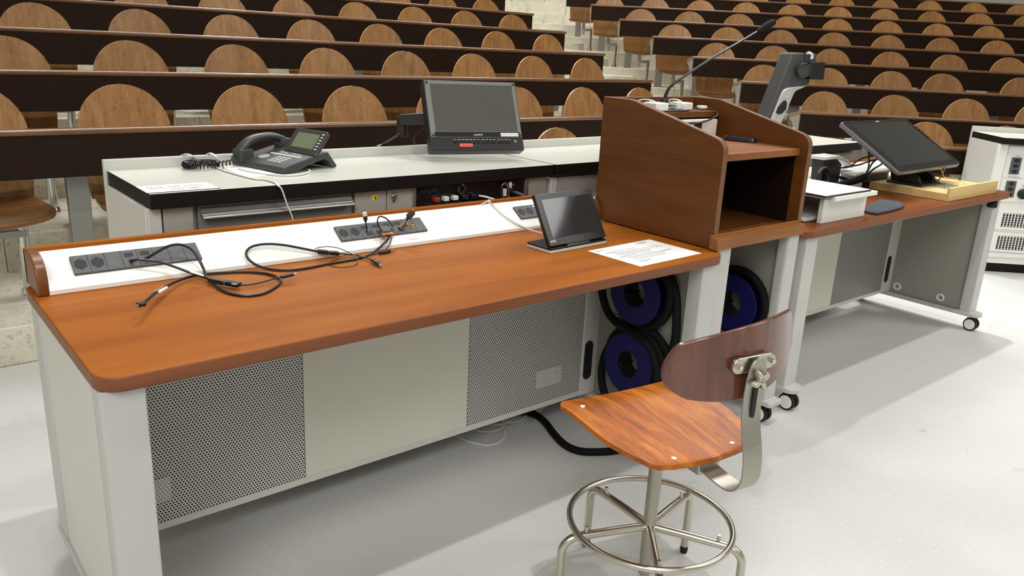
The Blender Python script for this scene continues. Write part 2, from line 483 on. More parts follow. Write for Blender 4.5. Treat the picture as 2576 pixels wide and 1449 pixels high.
# ---- bench tables
ORD = ['', 'first', 'second', 'third', 'fourth', 'fifth', 'sixth', 'seventh', 'eighth', 'ninth', 'tenth', 'eleventh', 'twelfth']
LOW = ['lowest', 'second lowest', 'third lowest', 'fourth lowest', 'fifth lowest', 'sixth lowest', 'seventh lowest', 'eighth lowest', 'ninth lowest']
def bench(label, loc, rz, length, legs, top, group, bracket=False):
    t = thing('bench_table', label, 'bench table', loc, rz, group)
    L = length
    def add(name, mb, m, **k):
        o = mb.build(name, m, None, **k); o.parent = t; return o
    add('front_panel', MB().box(0, L, 0, .018, top-.185, top-.012), 'bench_panel', bevel=.002)
    add('panel_rail', MB().box(0, L, -.002, .02, top-.192, top-.182), 'black_band', bevel=.001)
    add('desktop', MB().prism([(-.006, top-.020), (-.008, top-.012), (-.006, top-.004), (-.001, top), (.045, top), (.06, top-.004), (.30, top-.045), (.30, top-.066), (.06, top-.026), (.0, top-.024)], lambda a, b: Vector((-.012, a, b)), lambda a, b: Vector((L+.012, a, b))), 'desk_edge_wood', ang=50)
    for x in legs:
        add('leg', MB().box(x-.042, x+.042, .075, .125, 0, top-.02), 'brushed_alu', bevel=.006)
    if bracket:
        P = [(.02, top-.026), (.06, top-.028), (.29, top-.066), (.29, top-.075), (.22, top-.095), (.16, top-.13), (.12, top-.20), (.12, top-.30), (.075, top-.30), (.06, top-.2), (.02, top-.19)]
        add('end_bracket', MB().prism(P, YZ(-.004), YZ(.004)), 'alu')
    return t
for k in range(0, 6):
    x1 = lend(k); x0 = -.6
    lg = [.738 - x0 + 1.8*j for j in range(-1, 4)] if k == 0 else [(x1-x0-.25) - 1.8*j for j in range(0, 4)]
    lg = [l for l in lg if .05 < l < x1-x0-.05]
    bench('dark perforated bench table, %s bench row of the left seating block' % LOW[k], (x0, 3.62+.83*k, lz(k)), 0, x1-x0, lg, .755, 'bench tables of the left block')
for k in range(-1, 8):
    u0 = rend(k) if k >= 0 else .3
    u1 = 5.2 if k >= 0 else 2.4
    p = W(u0, -.5+DEP*k if k >= 0 else -1.27)
    z = rz_(k) if k >= 0 else 0
    lg = [.52+1.8*j for j in range(4) if .52+1.8*j < u1-u0-.1]
    bench('dark perforated bench table, %s bench row of the right seating block' % LOW[k+1], (p.x, p.y, z), RA, u1-u0, lg, .755 if k >= 0 else .775, 'bench tables of the right block', True)

# ---- seats
def make_seat():
    t = thing('lecture_seat', 'x', 'seat')
    def add(name, mb, m, par=None, **k):
        o = mb.build(name, m, None, **k); o.parent = par or t; return o
    def back(u, v):
        x = u*2-1
        zz = .385 + .512*v
        if v < .58: w = .205*(1-.10*(1-v/.58)**2)
        else: w = .205*math.sqrt(max(0, 1-((v-.58)/.42)**2.1))
        x *= w
        return Vector((x, -.055+.075*v - .30*x*x, zz))
    vs = lambda v: v if v < .6 else v
    mb = MB().use('chair_ply')
    nv = [0, .15, .3, .45, .58, .66, .74, .81, .87, .915, .95, .975, .99, 1]
    mb.sheet(lambda u, v: back(u, nv[int(round(v*(len(nv)-1)))]), 12, len(nv)-1, (0, .011, 0), 'ply_edge')
    b = add('backrest', mb, None, ang=60)
    def pan(u, v):
        x = u*2-1; s = v
        w = .215*(.78+.22*math.sin(min(1, s*1.25)*PI/2)) if s < .75 else .215*math.sqrt(max(.0, 1-((s-.75)/.33)**2.6))
        y = -.03 - .40*s
        z = .385 + .010*math.cos(s*PI*1.4) + (.06*max(0, .2-s) if s < .2 else 0) + .012*s - .16*max(0, s-.72)**1.2 + .016*x*x*min(1, s*4)
        return Vector((x*w, y, z))
    add('seat', MB().sheet(pan, 12, 16, (0, 0, .012)), 'chair_seat_ply', ang=60)
    add('post', MB().lathe([(.023, 0.0), (.023, .30), (.0, .30)], (.11, -.155, 0), n=16), 'chrome')
    add('foot', MB().lathe([(.034, 0), (.034, .012), (.026, .03), (.022, .034)], (.11, -.155, 0), n=16), 'chrome')
    add('arm', MB().box(.0, .125, -.178, -.132, .262, .295).box(-.018, .022, -.175, -.135, .215, .392), 'alu', bevel=.004)
    return t
SEAT = make_seat(); used = [False]
def seat(loc, rz, label, group):
    if not used[0]:
        used[0] = True
        SEAT.location = loc; SEAT.rotation_euler = (0, 0, rz); SEAT['label'] = label; SEAT['group'] = group; return
    dup(SEAT, loc, rz, label, group)
rng = random.Random(4)
left_seats = {0: [1.045+.605*i for i in range(-1, 7)], 1: [.717+.6*i for i in range(-1, 8)], 2: [1.013+.6*i for i in range(0, 8)],
              3: [3.673-1.8+.0+.6*i for i in range(0, 7)], 4: [5.76-.59*i for i in range(3, -1, -1)]}
for k, xs in left_seats.items():
    n = len(xs)
    for i, x in enumerate(xs):
        seat((x, 4.115+DEP*k + .004*max(0, x-2)**2, lz(k)), rad(1.0) + rad(rng.uniform(-.8, .8)),
             'round-backed wooden seat, %s from the aisle, %s bench row, left seating block' % (ORD[n-i], LOW[k]), 'wooden seats of the left block')
p = at(1408, 322, z=.897)
seat((p.x, p.y, 0), 0, 'lone round-backed wooden seat at floor level just behind the white counter', 'wooden seats of the left block')
off = {-1: (.5, 2), 0: (0, 4), 1: (-.31, 5), 2: (-.60, 6), 3: (-.907, 8), 4: (-1.20, 9), 5: (-1.52, 10), 6: (-1.80, 11)}
for k, (u0, n) in off.items():
    for i in range(n):
        u = u0 + .6*i
        if k == 1 and i == 3: u -= .12
        v = DEP*k if k >= 0 else -.86
        v -= .0105*u*u if k >= 0 else 0
        q = W(u, v)
        z = rz_(k) if k >= 0 else .015
        seat((q.x, q.y, z), RA + rad(rng.uniform(-.8, .8)), 'round-backed wooden seat, %s from the aisle, %s bench row, right seating block' % (ORD[i+1], LOW[k+1]), 'wooden seats of the right block')
# ------------------------------------------------------------------ desks
def two_tone(mb, top, side):
    """top faces one material, all others another"""
    mb.mats = [top, side]; mb.b.normal_update()
    bmesh.ops.recalc_face_normals(mb.b, faces=mb.b.faces[:])
    for f in mb.b.faces: f.material_index = 0 if f.normal.z > .7 else 1
    return mb

def caster(parent, x, y, zt, m='white_gloss'):
    c = MB().cyl((x, y, zt-.002), (x, y, zt-.02), .012).box(x-.011, x+.011, y-.02, y+.026, .03, .062).build('caster', 'black_plastic', parent, .003)
    for s in (-1, 1):
        MB().lathe([(.033, 0), (.034, .004), (.034, .013), (.031, .016)], (x+s*.006 - (.016 if s < 0 else 0), y, .034), 'x', 24).build('wheel', 'rubber', c)
        xx = x+s*.0225
        MB().lathe([(.0005, 0), (.027, 0.0005), (.026, .0025), (.0005, .004)], (xx, y, .034), (Vector((0, 1, 0)), Vector((0, 0, s)), Vector((s, 0, 0))), 24).build('hub_cap', m, c)
    return c

def capsule(cx, cy, w, h, n=10):
    r = w/2; P = []
    for i in range(n+1): a = PI*i/n; P.append((cx+r*math.cos(a), cy+h/2-r+r*math.sin(a)))
    for i in range(n+1): a = PI+PI*i/n; P.append((cx+r*math.cos(a), cy-h/2+r+r*math.sin(a)))
    return P

def desk_end(t, xo, s, yf, yb, skin, dark):
    """one end of a desk; xo = outer face x, s = +1 when the inside lies toward +x"""
    X = lambda a, b: (min(xo+s*a, xo+s*b), max(xo+s*a, xo+s*b))
    x0, x1 = X(0, .08)
    MB().prism(rrect(x0, x1, yf, yf+.055, (.004,)*4, 3), XY(.098), XY(.695)).build('front_post', 'post_white', t)
    yr = yb-.14
    x0, x1 = X(0, .075)
    MB().box(x0, x1, yr, yr+.09, .098, .695).build('rear_post', 'post_white', t, .005)
    x0, x1 = X(.004, .06)
    MB().box(x0, x1, yf+.05, yr-.003, .10, .695).build('end_panel', skin, t, .001)
    x0, x1 = X(-.004, .088)
    MB().prism(rrect(x0, x1, yf-.045, yb-.0, (.042,)*4, 6), XY(.078), XY(.098)).build('foot', 'post_white', t, .003)
    for y in (yf-.005, yb-.06): caster(t, xo+s*.042, y, .08)
    return yr

GZ = .235
def desk(t, x0, x1, yf, yb, xl, xr, skinl, skinr, pan):
    """t root, worktop x0..x1, outer faces of the two ends xl, xr"""
    two_tone(MB().prism(rrect(x0, x1, yf, yb, .05, 8), XY(.695), XY(.725)), 'cherry_top' if t.get('near') else 'cherry_dimmed', 'cherry_edge').build('worktop', None, t, .004, 3)
    yp = yf+.018
    desk_end(t, xl, 1, yp, yb, skinl, True); desk_end(t, xr, -1, yp, yb, skinr, True)
    ym = yf+.462
    xs = pan
    for xo, s in ((xl, 1), (xr, -1)):
        xa, xb = (xo+.056, xs[0]) if s > 0 else (xs[3], xo-.056)
        gx = xb-.03 if s > 0 else xa+.03
        MB().box(xa, xb, ym-.004, ym+.07, .098, .695).build('inner_post', 'light_grey', t, .003)
        MB().prism(capsule(gx, GZ, .040, .150), XZ(ym-.0075), XZ(ym-.0035)).build('grip', 'rubber', t, .001)
    for a, b, m in ((xs[0], xs[1], 0), (xs[1], xs[2], 1), (xs[2], xs[3], 0)):
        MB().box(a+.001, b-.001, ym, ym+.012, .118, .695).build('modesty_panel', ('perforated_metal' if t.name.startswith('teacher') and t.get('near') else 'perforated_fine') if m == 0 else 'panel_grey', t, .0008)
    MB().box(xs[0], xs[3], ym-.003, ym+.016, .10, .1185).build('bottom_rail', 'light_grey', t, .001)
    MB().box(xs[0], xs[3], ym+.10, ym+.11, .12, .69).build('cable_duct_back', 'panel_grey', t, .001)

d1 = thing('teacher_desk', 'near cherry-topped desk with white cable upstand and perforated front, left of the lectern', 'desk', (1.2, 1.8, 0))
d1['near'] = True
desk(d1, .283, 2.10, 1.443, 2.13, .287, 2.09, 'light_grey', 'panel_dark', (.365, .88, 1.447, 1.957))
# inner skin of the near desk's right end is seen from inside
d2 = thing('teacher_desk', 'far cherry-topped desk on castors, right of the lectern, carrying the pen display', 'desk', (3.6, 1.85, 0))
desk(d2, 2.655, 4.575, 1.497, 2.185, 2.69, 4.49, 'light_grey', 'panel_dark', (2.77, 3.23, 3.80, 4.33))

# small bits on the desks
for sx, y in ((4.428, 1.915), (4.428, 1.68)):
    MB().tube([(sx, y+.017*math.cos(a), .135+.017*math.sin(a)) for a in [2*PI*i/16 for i in range(16)]], .005, True).build('ring_hook', 'white_gloss', d2)
MB().box(4.40, 4.432, 1.505, 1.545, .655, .69).cyl((4.41, 1.50, .668), (4.40, 1.53, .668), .012).build('cable_clip', 'rubber', d2, .004)

# upstand with sockets (both desks)
s_dir = Vector((0, .837, .547)); n_dir = Vector((0, -.547, .837))
def upstand(t, xa, xb, dy=0):
    P = [(2.0, .725), (2.0, .736), (2.004, .741), (2.094, .799), (2.108, .803), (2.118, .803), (2.118, .725)]
    P = [(a+dy, b) for a, b in P]
    MB().prism(P, YZ(xa+.02), YZ(xb-.02)).build('cable_upstand', 'white_lam', t, .002, 2)
    MB().box(xa, xb, 2.112+dy, 2.132+dy, .725, .813).build('wood_trim', 'cherry_top', t, .003)
    Q = [(2.13, .725), (2.13, .813), (2.06, .812), (2.035, .806), (2.017, .796), (2.006, .783), (1.999, .765), (1.997, .745), (1.998, .725)]
    Q = [(a+dy, b) for a, b in Q]
    for x in (xa, xb-.024): MB().prism(Q, YZ(x), YZ(x+.024)).build('cheek', 'cheek_wood', t, .004, 3, ang=50)
upstand(d1, .293, 2.097); upstand(d2, 2.68, 4.55, .055)

def hexhole(cx, cy, w, h): return [(cx, cy-h/2), (cx+w/2, cy-h/4), (cx+w/2, cy+h/4), (cx, cy+h/2), (cx-w/2, cy+h/4), (cx-w/2, cy-h/4)]
def strip(x0, n, pitch, kinds):
    O = Vector((x0, 2.0295, .7545))
    pt = lambda a, b, h: O + Vector((a, 0, 0)) + s_dir*b + n_dir*h
    H = .0578
    base = MB().prism([(0, 0), (n*pitch, 0), (n*pitch, H), (0, H)], lambda a, b: pt(a, b, -.002), lambda a, b: pt(a, b, .009)).build('socket_strip', 'socket_grey', d1, .0012)
    for i in range(1, n):
        MB().prism([(i*pitch-.0006, .001), (i*pitch+.0006, .001), (i*pitch+.0006, H-.001), (i*pitch-.0006, H-.001)], lambda a, b: pt(a, b, .0085), lambda a, b: pt(a, b, .0094)).build('seam', 'hole_black', base)
    for i, kd in enumerate(kinds):
        c = (i+.5)*pitch
        if kd == 'T':
            m = MB().use('hole_black').prism(hexhole(c, H/2, .026, .035), lambda a, b: pt(a, b, .008), lambda a, b: pt(a, b, .0096))
            m.use('rubber')
            for dx, dy in ((-.0095, 0), (.0095, 0), (0, -.009)):
                m.prism(circle(c+dx, H/2+dy, .0014, 8), lambda a, b: pt(a, b, .0094), lambda a, b: pt(a, b, .0099))
            m.build('outlet', None, base)
        elif kd == 'U':
            MB().prism(rrect(c-.011, c+.010, H*.60, H*.82, .001, 2), lambda a, b: pt(a, b, .008), lambda a, b: pt(a, b, .0096)).prism(circle(c, H*.36, .006, 12), lambda a, b: pt(a, b, .008), lambda a, b: pt(a, b, .0096)).build('port', 'hole_black', base)
        elif kd == 'S':
            MB().prism(rrect(c-.012, c+.012, H*.62, H*.84, .001, 2), lambda a, b: pt(a, b, .008), lambda a, b: pt(a, b, .0096)).prism(rrect(c-.006, c+.014, H*.14, H*.42, .001, 2), lambda a, b: pt(a, b, .008), lambda a, b: pt(a, b, .0096)).build('port', 'hole_black', base)
        elif kd == 'B':
            MB().prism(rrect(c-.007, c-.002, H*.45, H*.62, .001, 2), lambda a, b: pt(a, b, .008), lambda a, b: pt(a, b, .0096)).prism(rrect(c+.002, c+.007, H*.35, H*.52, .001, 2), lambda a, b: pt(a, b, .008), lambda a, b: pt(a, b, .0096)).build('port', 'hole_black', base)
            MB().prism(rrect(c-.012, c+.006, H*.80, H*.88, .001, 2), lambda a, b: pt(a, b, .009), lambda a, b: pt(a, b, .0096)).build('printed_tag', 'white_print', base)
        elif kd == 'R':
            for dx, dy, mm in ((-.008, .036, 'gold'), (.006, .020, 'gold')):
                MB().use('gold').lathe([(.0068, 0), (.0068, .002), (.0045, .0025), (.0045, .009)], pt(c+dx, dy, .009), (Vector((1, 0, 0)), s_dir, n_dir), 14).use('copper').lathe([(.003, 0), (.003, .0004)], pt(c+dx, dy, .018), (Vector((1, 0, 0)), s_dir, n_dir), 10).build('audio_jack', None, base)
    return base
strip(.377, 8, .0368, 'TT UU   ')
strip(1.067, 8, .0368, 'TTSSSSR ')
strip(1.740, 6, .0368, 'TTB   ')
MB().prism(rrect(1.285, 1.318, 0, .010, .001, 2), lambda a, b: Vector((a, 2.004, .741))+s_dir*(b+.004)+n_dir*-.0005, lambda a, b: Vector((a, 2.004, .741))+s_dir*(b+.004)+n_dir*.0022).build('printed_tag', 'paper', d1)

# bolt plates behind the perforated panels
for x, z in ((.455, .21), (1.80, .21)):
    o = MB().box(x-.06, x+.06, 1.9025, 1.9045, z-.03, z+.035).build('backing_plate', 'perforated_backed', d1, .0005)
    for dx in (-.035, .035):
        MB().sphere((x+dx, 1.902, z+.01), .0035, 6, (1, .5, 1)).build('rivet', 'steel_bright', o)

# warning strip on the inside of the right end
lp = MB().box(2.026, 2.0275, 1.73, 1.86, .40, .428).build('label_strip', 'ink_black', d1)
text('lettering', 'Spezialkabel 19 x 0.5', 'white_print', lp, (2.0256, 1.853, .421), (0, -1, 0), (0, 0, 1), .011)
text('lettering', 'Stage 2', 'white_print', lp, (2.0256, 1.853, .409), (0, -1, 0), (0, 0, 1), .011)

# ------------------------------------------------------------------ lectern
le = thing('lectern', 'dark brown wooden lectern with sloping sides and open compartment, between the two desks', 'lectern', (2.35, 1.78, 0))
def side_prof():
    P = [(2.03, .728), (2.03, 1.164), (1.905, 1.164), (1.885, 1.161)]
    P += [(1.545, 1.079), (1.525, 1.073), (1.511, 1.064), (1.502, 1.050), (1.499, 1.034), (1.499, .728)]
    return P
for x0, x1 in ((2.094, 2.119), (2.576, 2.601)):
    mb = MB().prism(side_prof(), YZ(x0), YZ(x1))
    mb.mats = ['lectern_wood', 'lectern_edge']; bmesh.ops.recalc_face_normals(mb.b, faces=mb.b.faces[:])
    for f in mb.b.faces: f.material_index = 0 if abs(f.normal.x) > .7 else 1
    mb.build('side_panel', None, le, .003, 2)
bx('back_panel', 'lectern_wood', le, 2.119, 2.576, 2.008, 2.03, .745, 1.163, .003)
bx('bottom_board', 'lectern_wood', le, 2.119, 2.576, 1.502, 2.008, .742, .762, .001)
bx('shelf', 'lectern_shelf', le, 2.119, 2.576, 1.53, 2.008, 1.000, 1.024, .002)
bx('raised_shelf', 'lectern_wood', le, 2.119, 2.576, 1.885, 2.008, 1.098, 1.120, .002)
bx('compartment_shade', 'lectern_shade', le, 2.1195, 2.1215, 1.535, 1.88, .763, .999, 0)  # added thin sheets, shade of the open compartment put into their colour
bx('compartment_shade', 'lectern_shade', le, 2.5735, 2.5755, 1.545, 1.88, .763, .999, 0)
bx('compartment_shade', 'lectern_shade', le, 2.1195, 2.5755, 1.56, 1.88, .9965, .9995, 0)
bx('inner_back', 'lectern_shade', le, 2.119, 2.576, 1.88, 1.888, .762, 1.0, .001)  # back board coloured with the same painted-in shade
MB().prism([(1.472, .730), (1.505, .730), (1.505, .776), (1.493, .776), (1.491, .767), (1.472, .767)], YZ(2.083), YZ(2.584)).build('ledge', 'ledge_wood', le, .0015)
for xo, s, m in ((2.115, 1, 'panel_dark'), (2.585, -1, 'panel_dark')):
    X = lambda a, b: (min(xo+s*a, xo+s*b), max(xo+s*a, xo+s*b))
    x0, x1 = X(0, .07); MB().prism(rrect(x0, x1, 1.485, 1.53, (.01,)*4, 4), XY(.098), XY(.742)).build('front_post', 'post_white', le)
    x0, x1 = X(0, .07); MB().box(x0, x1, 1.93, 2.0, .098, .742).build('rear_post', 'post_white', le, .004)
    x0, x1 = X(.004, .05); MB().box(x0, x1, 1.53, 1.93, .10, .742).build('end_panel', m, le, .001)
    x0, x1 = X(-.004, .078); MB().prism(rrect(x0, x1, 1.455, 2.05, .012, 4), XY(.078), XY(.098)).build('foot', 'post_white', le, .003)
    for y in (1.51, 1.99): caster(le, xo+s*.04, y, .08)
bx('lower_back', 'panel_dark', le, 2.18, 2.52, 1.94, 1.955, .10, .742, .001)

# ------------------------------------------------------------------ white lab counter (two units)
def counter(x0, x1, label):
    t = thing('lab_counter', label, 'counter', ((x0+x1)/2, 2.45, 0))
    two_tone(MB().box(x0+.008, x1-.0015, 2.212, 2.635, .858, .90), 'white_worktop', 'black_band').build('worktop', None, t, .0015)
    MB().box(x0, x1, 2.635, 2.655, .05, .932).build('back_rim', 'grey_rim', t, .002)
    bx('carcass', 'light_grey', t, x0+.03, x1-.02, 2.262, 2.634, .10, .857, .002)
    bx('plinth', 'black_band', t, x0+.05, x1-.05, 2.30, 2.60, 0, .10, .002)
    return t
c1 = counter(.60, 2.05, 'left unit of the white-topped lab counter behind the near desk, holding the phone and monitor')
c2 = counter(2.05, 4.345, 'right unit of the white-topped lab counter, running behind the lectern to its far end')
# left end and fronts of the first unit
MB().box(.600, .618, 2.24, 2.634, .05, .857).build('side_panel', 'light_grey', c1, .003)
MB().box(.605, .63, 2.59, 2.634, .05, .857).build('end_post', 'alu', c1, .003)
MB().box(.606, .640, 2.236, 2.262, .05, .857).build('end_post', 'light_grey', c1, .002)
YF = 2.236
bx('door', 'door_grey', c1, .645, .724, YF, 2.262, .12, .853, .0015)
dr = bx('drawer', 'drawer_grey', c1, .738, 1.214, YF, 2.262, .70, .853, .0015)
Pf = [(YF+.001, .849), (YF-.006, .847), (YF-.016, .832), (YF-.028, .826), (YF-.030, .821), (YF-.022, .819), (YF-.008, .826), (YF+.001, .832)]
MB().prism(Pf, YZ(.742), YZ(1.21)).build('handle', 'alu', dr, .001)
dr = bx('drawer', 'drawer_grey', c1, .738, 1.214, YF, 2.262, .12, .695, .0015)
MB().prism([(a, b-.157) for a, b in Pf], YZ(.742), YZ(1.21)).build('handle', 'alu', dr, .001)
dd_ = bx('door', 'door_grey', c1, 1.226, 1.339, YF, 2.262, .12, .853, .0015)
MB().box(1.285, 1.308, YF-.0008, YF+.0004, .823, .842).build('sticker', 'yellow', dd_)
MB().prism([(1.2965, .826), (1.303, .826), (1.29975, .838)], XZ(YF-.0012), XZ(YF-.0007)).build('printed_tag', 'ink_black', dd_)
dd_ = bx('door', 'door_grey', c1, 1.343, 1.440, YF, 2.262, .12, .853, .0015)
MB().lathe([(.011, 0), (.011, .008), (.008, .012)], (1.366, YF+.002, .832), (Vector((1, 0, 0)), Vector((0, 0, 1)), Vector((0, -1, 0))), 16).box(1.361, 1.371, YF-.004, YF+.002, .812, .824).build('lock', 'nickel', dd_, .001)
bx('rail', 'alu', c1, 1.440, 1.452, YF-.004, 2.262, .12, .853, .001)
bx('rail', 'alu', c1, 1.928, 1.944, YF-.004, 2.262, .12, .853, .001)
rp = bx('rack_panel', 'black_satin', c1, 1.453, 1.927, YF+.006, 2.262, .60, .850, .001)
bx('door', 'door_grey', c1, 1.453, 1.927, YF, 2.262, .12, .597, .0015)
bx('door', 'door_grey', c1, 1.948, 2.036, YF, 2.262, .12, .853, .0015)
YR = YF+.006
text('lettering', 'analog NET', 'socket_grey', rp, (1.475, YR-.0005, .832), (1, 0, 0), (0, 0, 1), .015)
def plug(x, z, m, m2='black_plastic'):
    q = MB().use('black_plastic').box(x-.011, x+.013, YR-.004, YR+.002, z-.012, z+.012).use(m).box(x-.010, x+.009, YR-.026, YR-.004, z-.007, z+.008)
    q.use(m2).box(x+.010, x+.015, YR-.02, YR-.004, z-.010, z+.006)
    return q.build('plug', None, rp, .002)
for i, (m, m2) in enumerate((('red_plug', 'blue_plug'), ('skin_tag', 'black_plastic'), ('skin_tag', 'black_plastic'), ('black_plastic', 'blue_plug'), ('black_plastic', 'black_plastic'))):
    plug(1.528+.0385*i, .808, m, m2)
    plug(1.528+.0385*i, .778, 'skin_tag' if i < 3 else 'black_plastic', 'blue_plug')
for i in range(5):
    x = 1.530+.0385*i
    MB().tube([(x, YR-.02, .778), (x+.002, YR-.045, .772), (x+.006, YR-.052, .75), (x+.008, YR-.045, .70)], .0035, smooth=4).build('patch_cable', ('cable_white', 'cable_white', 'cable_white', 'cable_black', 'cable_white')[i], rp)
MB().tube([(1.713, YR-.01, .806), (1.735, YR-.035, .802), (1.765, YR-.045, .785), (1.775, YR-.03, .72)], .0035, smooth=5).build('patch_cable', 'cable_white', rp)
MB().tube([(1.636+.014*math.cos(a), YR-.012-.004*math.sin(a), .836+.016*math.sin(a)) for a in [2*PI*i/20 for i in range(20)]], .0035, True).build('ring_pull', 'chrome', rp)
# carabiner hanging on a hook
cb = MB().tube([(1.826, YR-.002, .853), (1.826, YR-.014, .846), (1.826, YR-.014, .836)], .003, smooth=3).build('hook', 'chrome', rp)
ca = MB().tube([(1.812, YR-.014, .826), (1.814, YR-.014, .838), (1.824, YR-.014, .843), (1.838, YR-.014, .838), (1.846, YR-.014, .822), (1.846, YR-.014, .795), (1.836, YR-.014, .768), (1.828, YR-.014, .765), (1.818, YR-.014, .79)], .0042, True, smooth=4).build('carabiner', 'chrome', None)
tag(ca, 'steel snap hook hanging in front of the black rack panel below the counter', 'carabiner')
MB().box(1.822, 1.838, YR-.012, YR-.004, .795, .822).build('tag', 'white_lam', rp)
MB().box(1.85, 1.862, YR-.014, YR-.002, .822, .846).build('plug', 'white_gloss', rp, .003)
MB().tube([(1.868, YR, .808), (1.88, YR-.02, .803), (1.90, YR-.045, .792), (1.92, YR-.06, .775)], [.009, .010, .0085, .005], smooth=4, n=12).build('audio_plug', 'black_plastic', rp)
MB().lathe([(.009, 0), (.009, .002)], (1.868, YR-.001, .812), (Vector((1, 0, 0)), Vector((0, 0, 1)), Vector((0, -1, 0))), 16).build('port', 'nickel', rp)
text('lettering', 'MIC IN', 'white_print', rp, (1.862, YR-.0005, .829), (1, 0, 0), (0, 0, 1), .007)
# second unit fronts
for a, b in ((2.056, 2.092), (2.098, 2.60), (2.604, 3.10), (3.104, 3.62), (3.624, 4.30)):
    o = bx('door', 'door_grey' if b-a > .1 else 'light_grey', c2, a, b, YF, 2.262, .12, .846, .0015)
MB().tube([(4.20, YF-.003, .80), (4.20, YF-.03, .80), (4.215, YF-.03, .775)], .004, smooth=3).build('hook', 'chrome', c2)
# ------------------------------------------------------------------ things on the near desk
def frame(c, yaw, tilt):
    rt = Vector((math.cos(yaw), math.sin(yaw), 0)); nb = Vector((-math.sin(yaw), math.cos(yaw), 0))
    up = Vector((0, 0, 1))*math.cos(tilt) + nb*math.sin(tilt); out = rt.cross(up)   # out = facing side
    c = Vector(c)
    return (lambda a, b, h=0: c + rt*a + up*b + out*h), rt, up, out

tp = thing('touch_panel', 'black tilted touch panel on a wedge foot, standing on the near desk', 'touch panel', (1.73, 1.78, .725))
f, rt, up, out = frame((1.726, 1.7725, .819), rad(2.7), rad(29.6))
MB().prism(rrect(-.126, .126, -.083, .083, .003, 3), lambda a, b: f(a, b, -.014), lambda a, b: f(a, b, 0)).build('housing', 'black_satin', tp, .001)
MB().prism(rrect(-.104, .112, -.060, .064, .001, 2), lambda a, b: f(a, b, 0), lambda a, b: f(a, b, .0006)).build('screen', 'dark_screen', tp)
text('lettering', 'AMX', 'white_print', tp, f(-.120, -.073, .0008), rt, up, .0115)
ya = rad(2.7); bxv = Vector((math.cos(ya), math.sin(ya), 0)); byv = Vector((-math.sin(ya), math.cos(ya), 0)); b0 = Vector((1.7278, 1.731, 0))
bp_ = lambda z: (lambda a, b: b0 + bxv*a + byv*b + Vector((0, 0, z)))
MB().prism(rrect(-.127, .127, -.004, .105, .004, 3), bp_(.7255), bp_(.7335)).build('base', 'grey_rim', tp, .001)
MB().prism(rrect(-.126, .126, -.002, .104, .004, 3), bp_(.7335), bp_(.740)).build('foot', 'black_satin', tp, .001)
MB().prism([(.0, .74), (.02, .74), (.075, .84), (.06, .842)], lambda a, b: b0 - bxv*.05 + byv*a + Vector((0, 0, b)), lambda a, b: b0 + bxv*.05 + byv*a + Vector((0, 0, b))).build('neck', 'black_satin', tp)

pa = MB().prism([(1.727, 1.690), (2.024, 1.701), (2.032, 1.491), (1.735, 1.480)], XY(.7255), XY(.7262)).build('paper_sheet', 'paper')
tag(pa, 'printed white sheet of paper lying on the near desk beside the lectern', 'paper')
px_, py_ = Vector((.297, .011, 0)).normalized(), Vector((.011, -.297, 0)).normalized()
pt_ = lambda a, b, h=.7264: Vector((1.727, 1.690, h)) + px_*a + Vector((.0375, -1, 0)).normalized()*b
ink = MB()
def pl_(a0, a1, b, w=.0016): ink.prism([(a0, b), (a1, b), (a1, b+w), (a0, b+w)], lambda a, c: pt_(a, c, .7261), lambda a, c: pt_(a, c, .7264))
for i, (a0, a1, b, w) in enumerate(((.205, .262, .014, .0016), (.205, .255, .019, .0016), (.205, .248, .024, .0016), (.028, .115, .050, .003), (.120, .165, .050, .0026), (.028, .06, .058, .0018),
    (.045, .262, .066, .0018), (.045, .150, .071, .0018), (.045, .262, .080, .0018), (.045, .20, .085, .0018), (.058, .19, .093, .0018),
    (.030, .11, .104, .003), (.115, .18, .104, .0026), (.030, .06, .112, .0018), (.045, .255, .120, .0018), (.045, .250, .125, .0018), (.058, .21, .134, .0018), (.045, .20, .142, .0018), (.055, .20, .150, .0018), (.045, .10, .165, .0018), (.045, .09, .171, .0018), (.045, .095, .177, .0018))): pl_(a0, a1, b, w)
ink.ring([pt_(.020+.006*math.cos(t), .022+.006*math.sin(t)).xy[:] for t in [2*PI*i/16 for i in range(16)]], [pt_(.020+.004*math.cos(t), .022+.004*math.sin(t)).xy[:] for t in [2*PI*i/16 for i in range(16)]], XY(.7261), XY(.7264))
pl_(.028, .052, .017); pl_(.028, .050, .022)
ink.build('printed_lines', 'ink', pa)

UN = Vector((0, -.547, .837)); U0 = Vector((0, 2.004, .741))
def surf(px, py, h):
    """place seen at a photo point, h above the desk top or the sloping upstand"""
    p = at(px, py, z=.725+h)
    if (p-U0).dot(UN) >= h or p.y < 1.99: return p
    d = (p-CAM); o = U0 + UN*h
    return CAM + d*((o-CAM).dot(UN)/d.dot(UN))
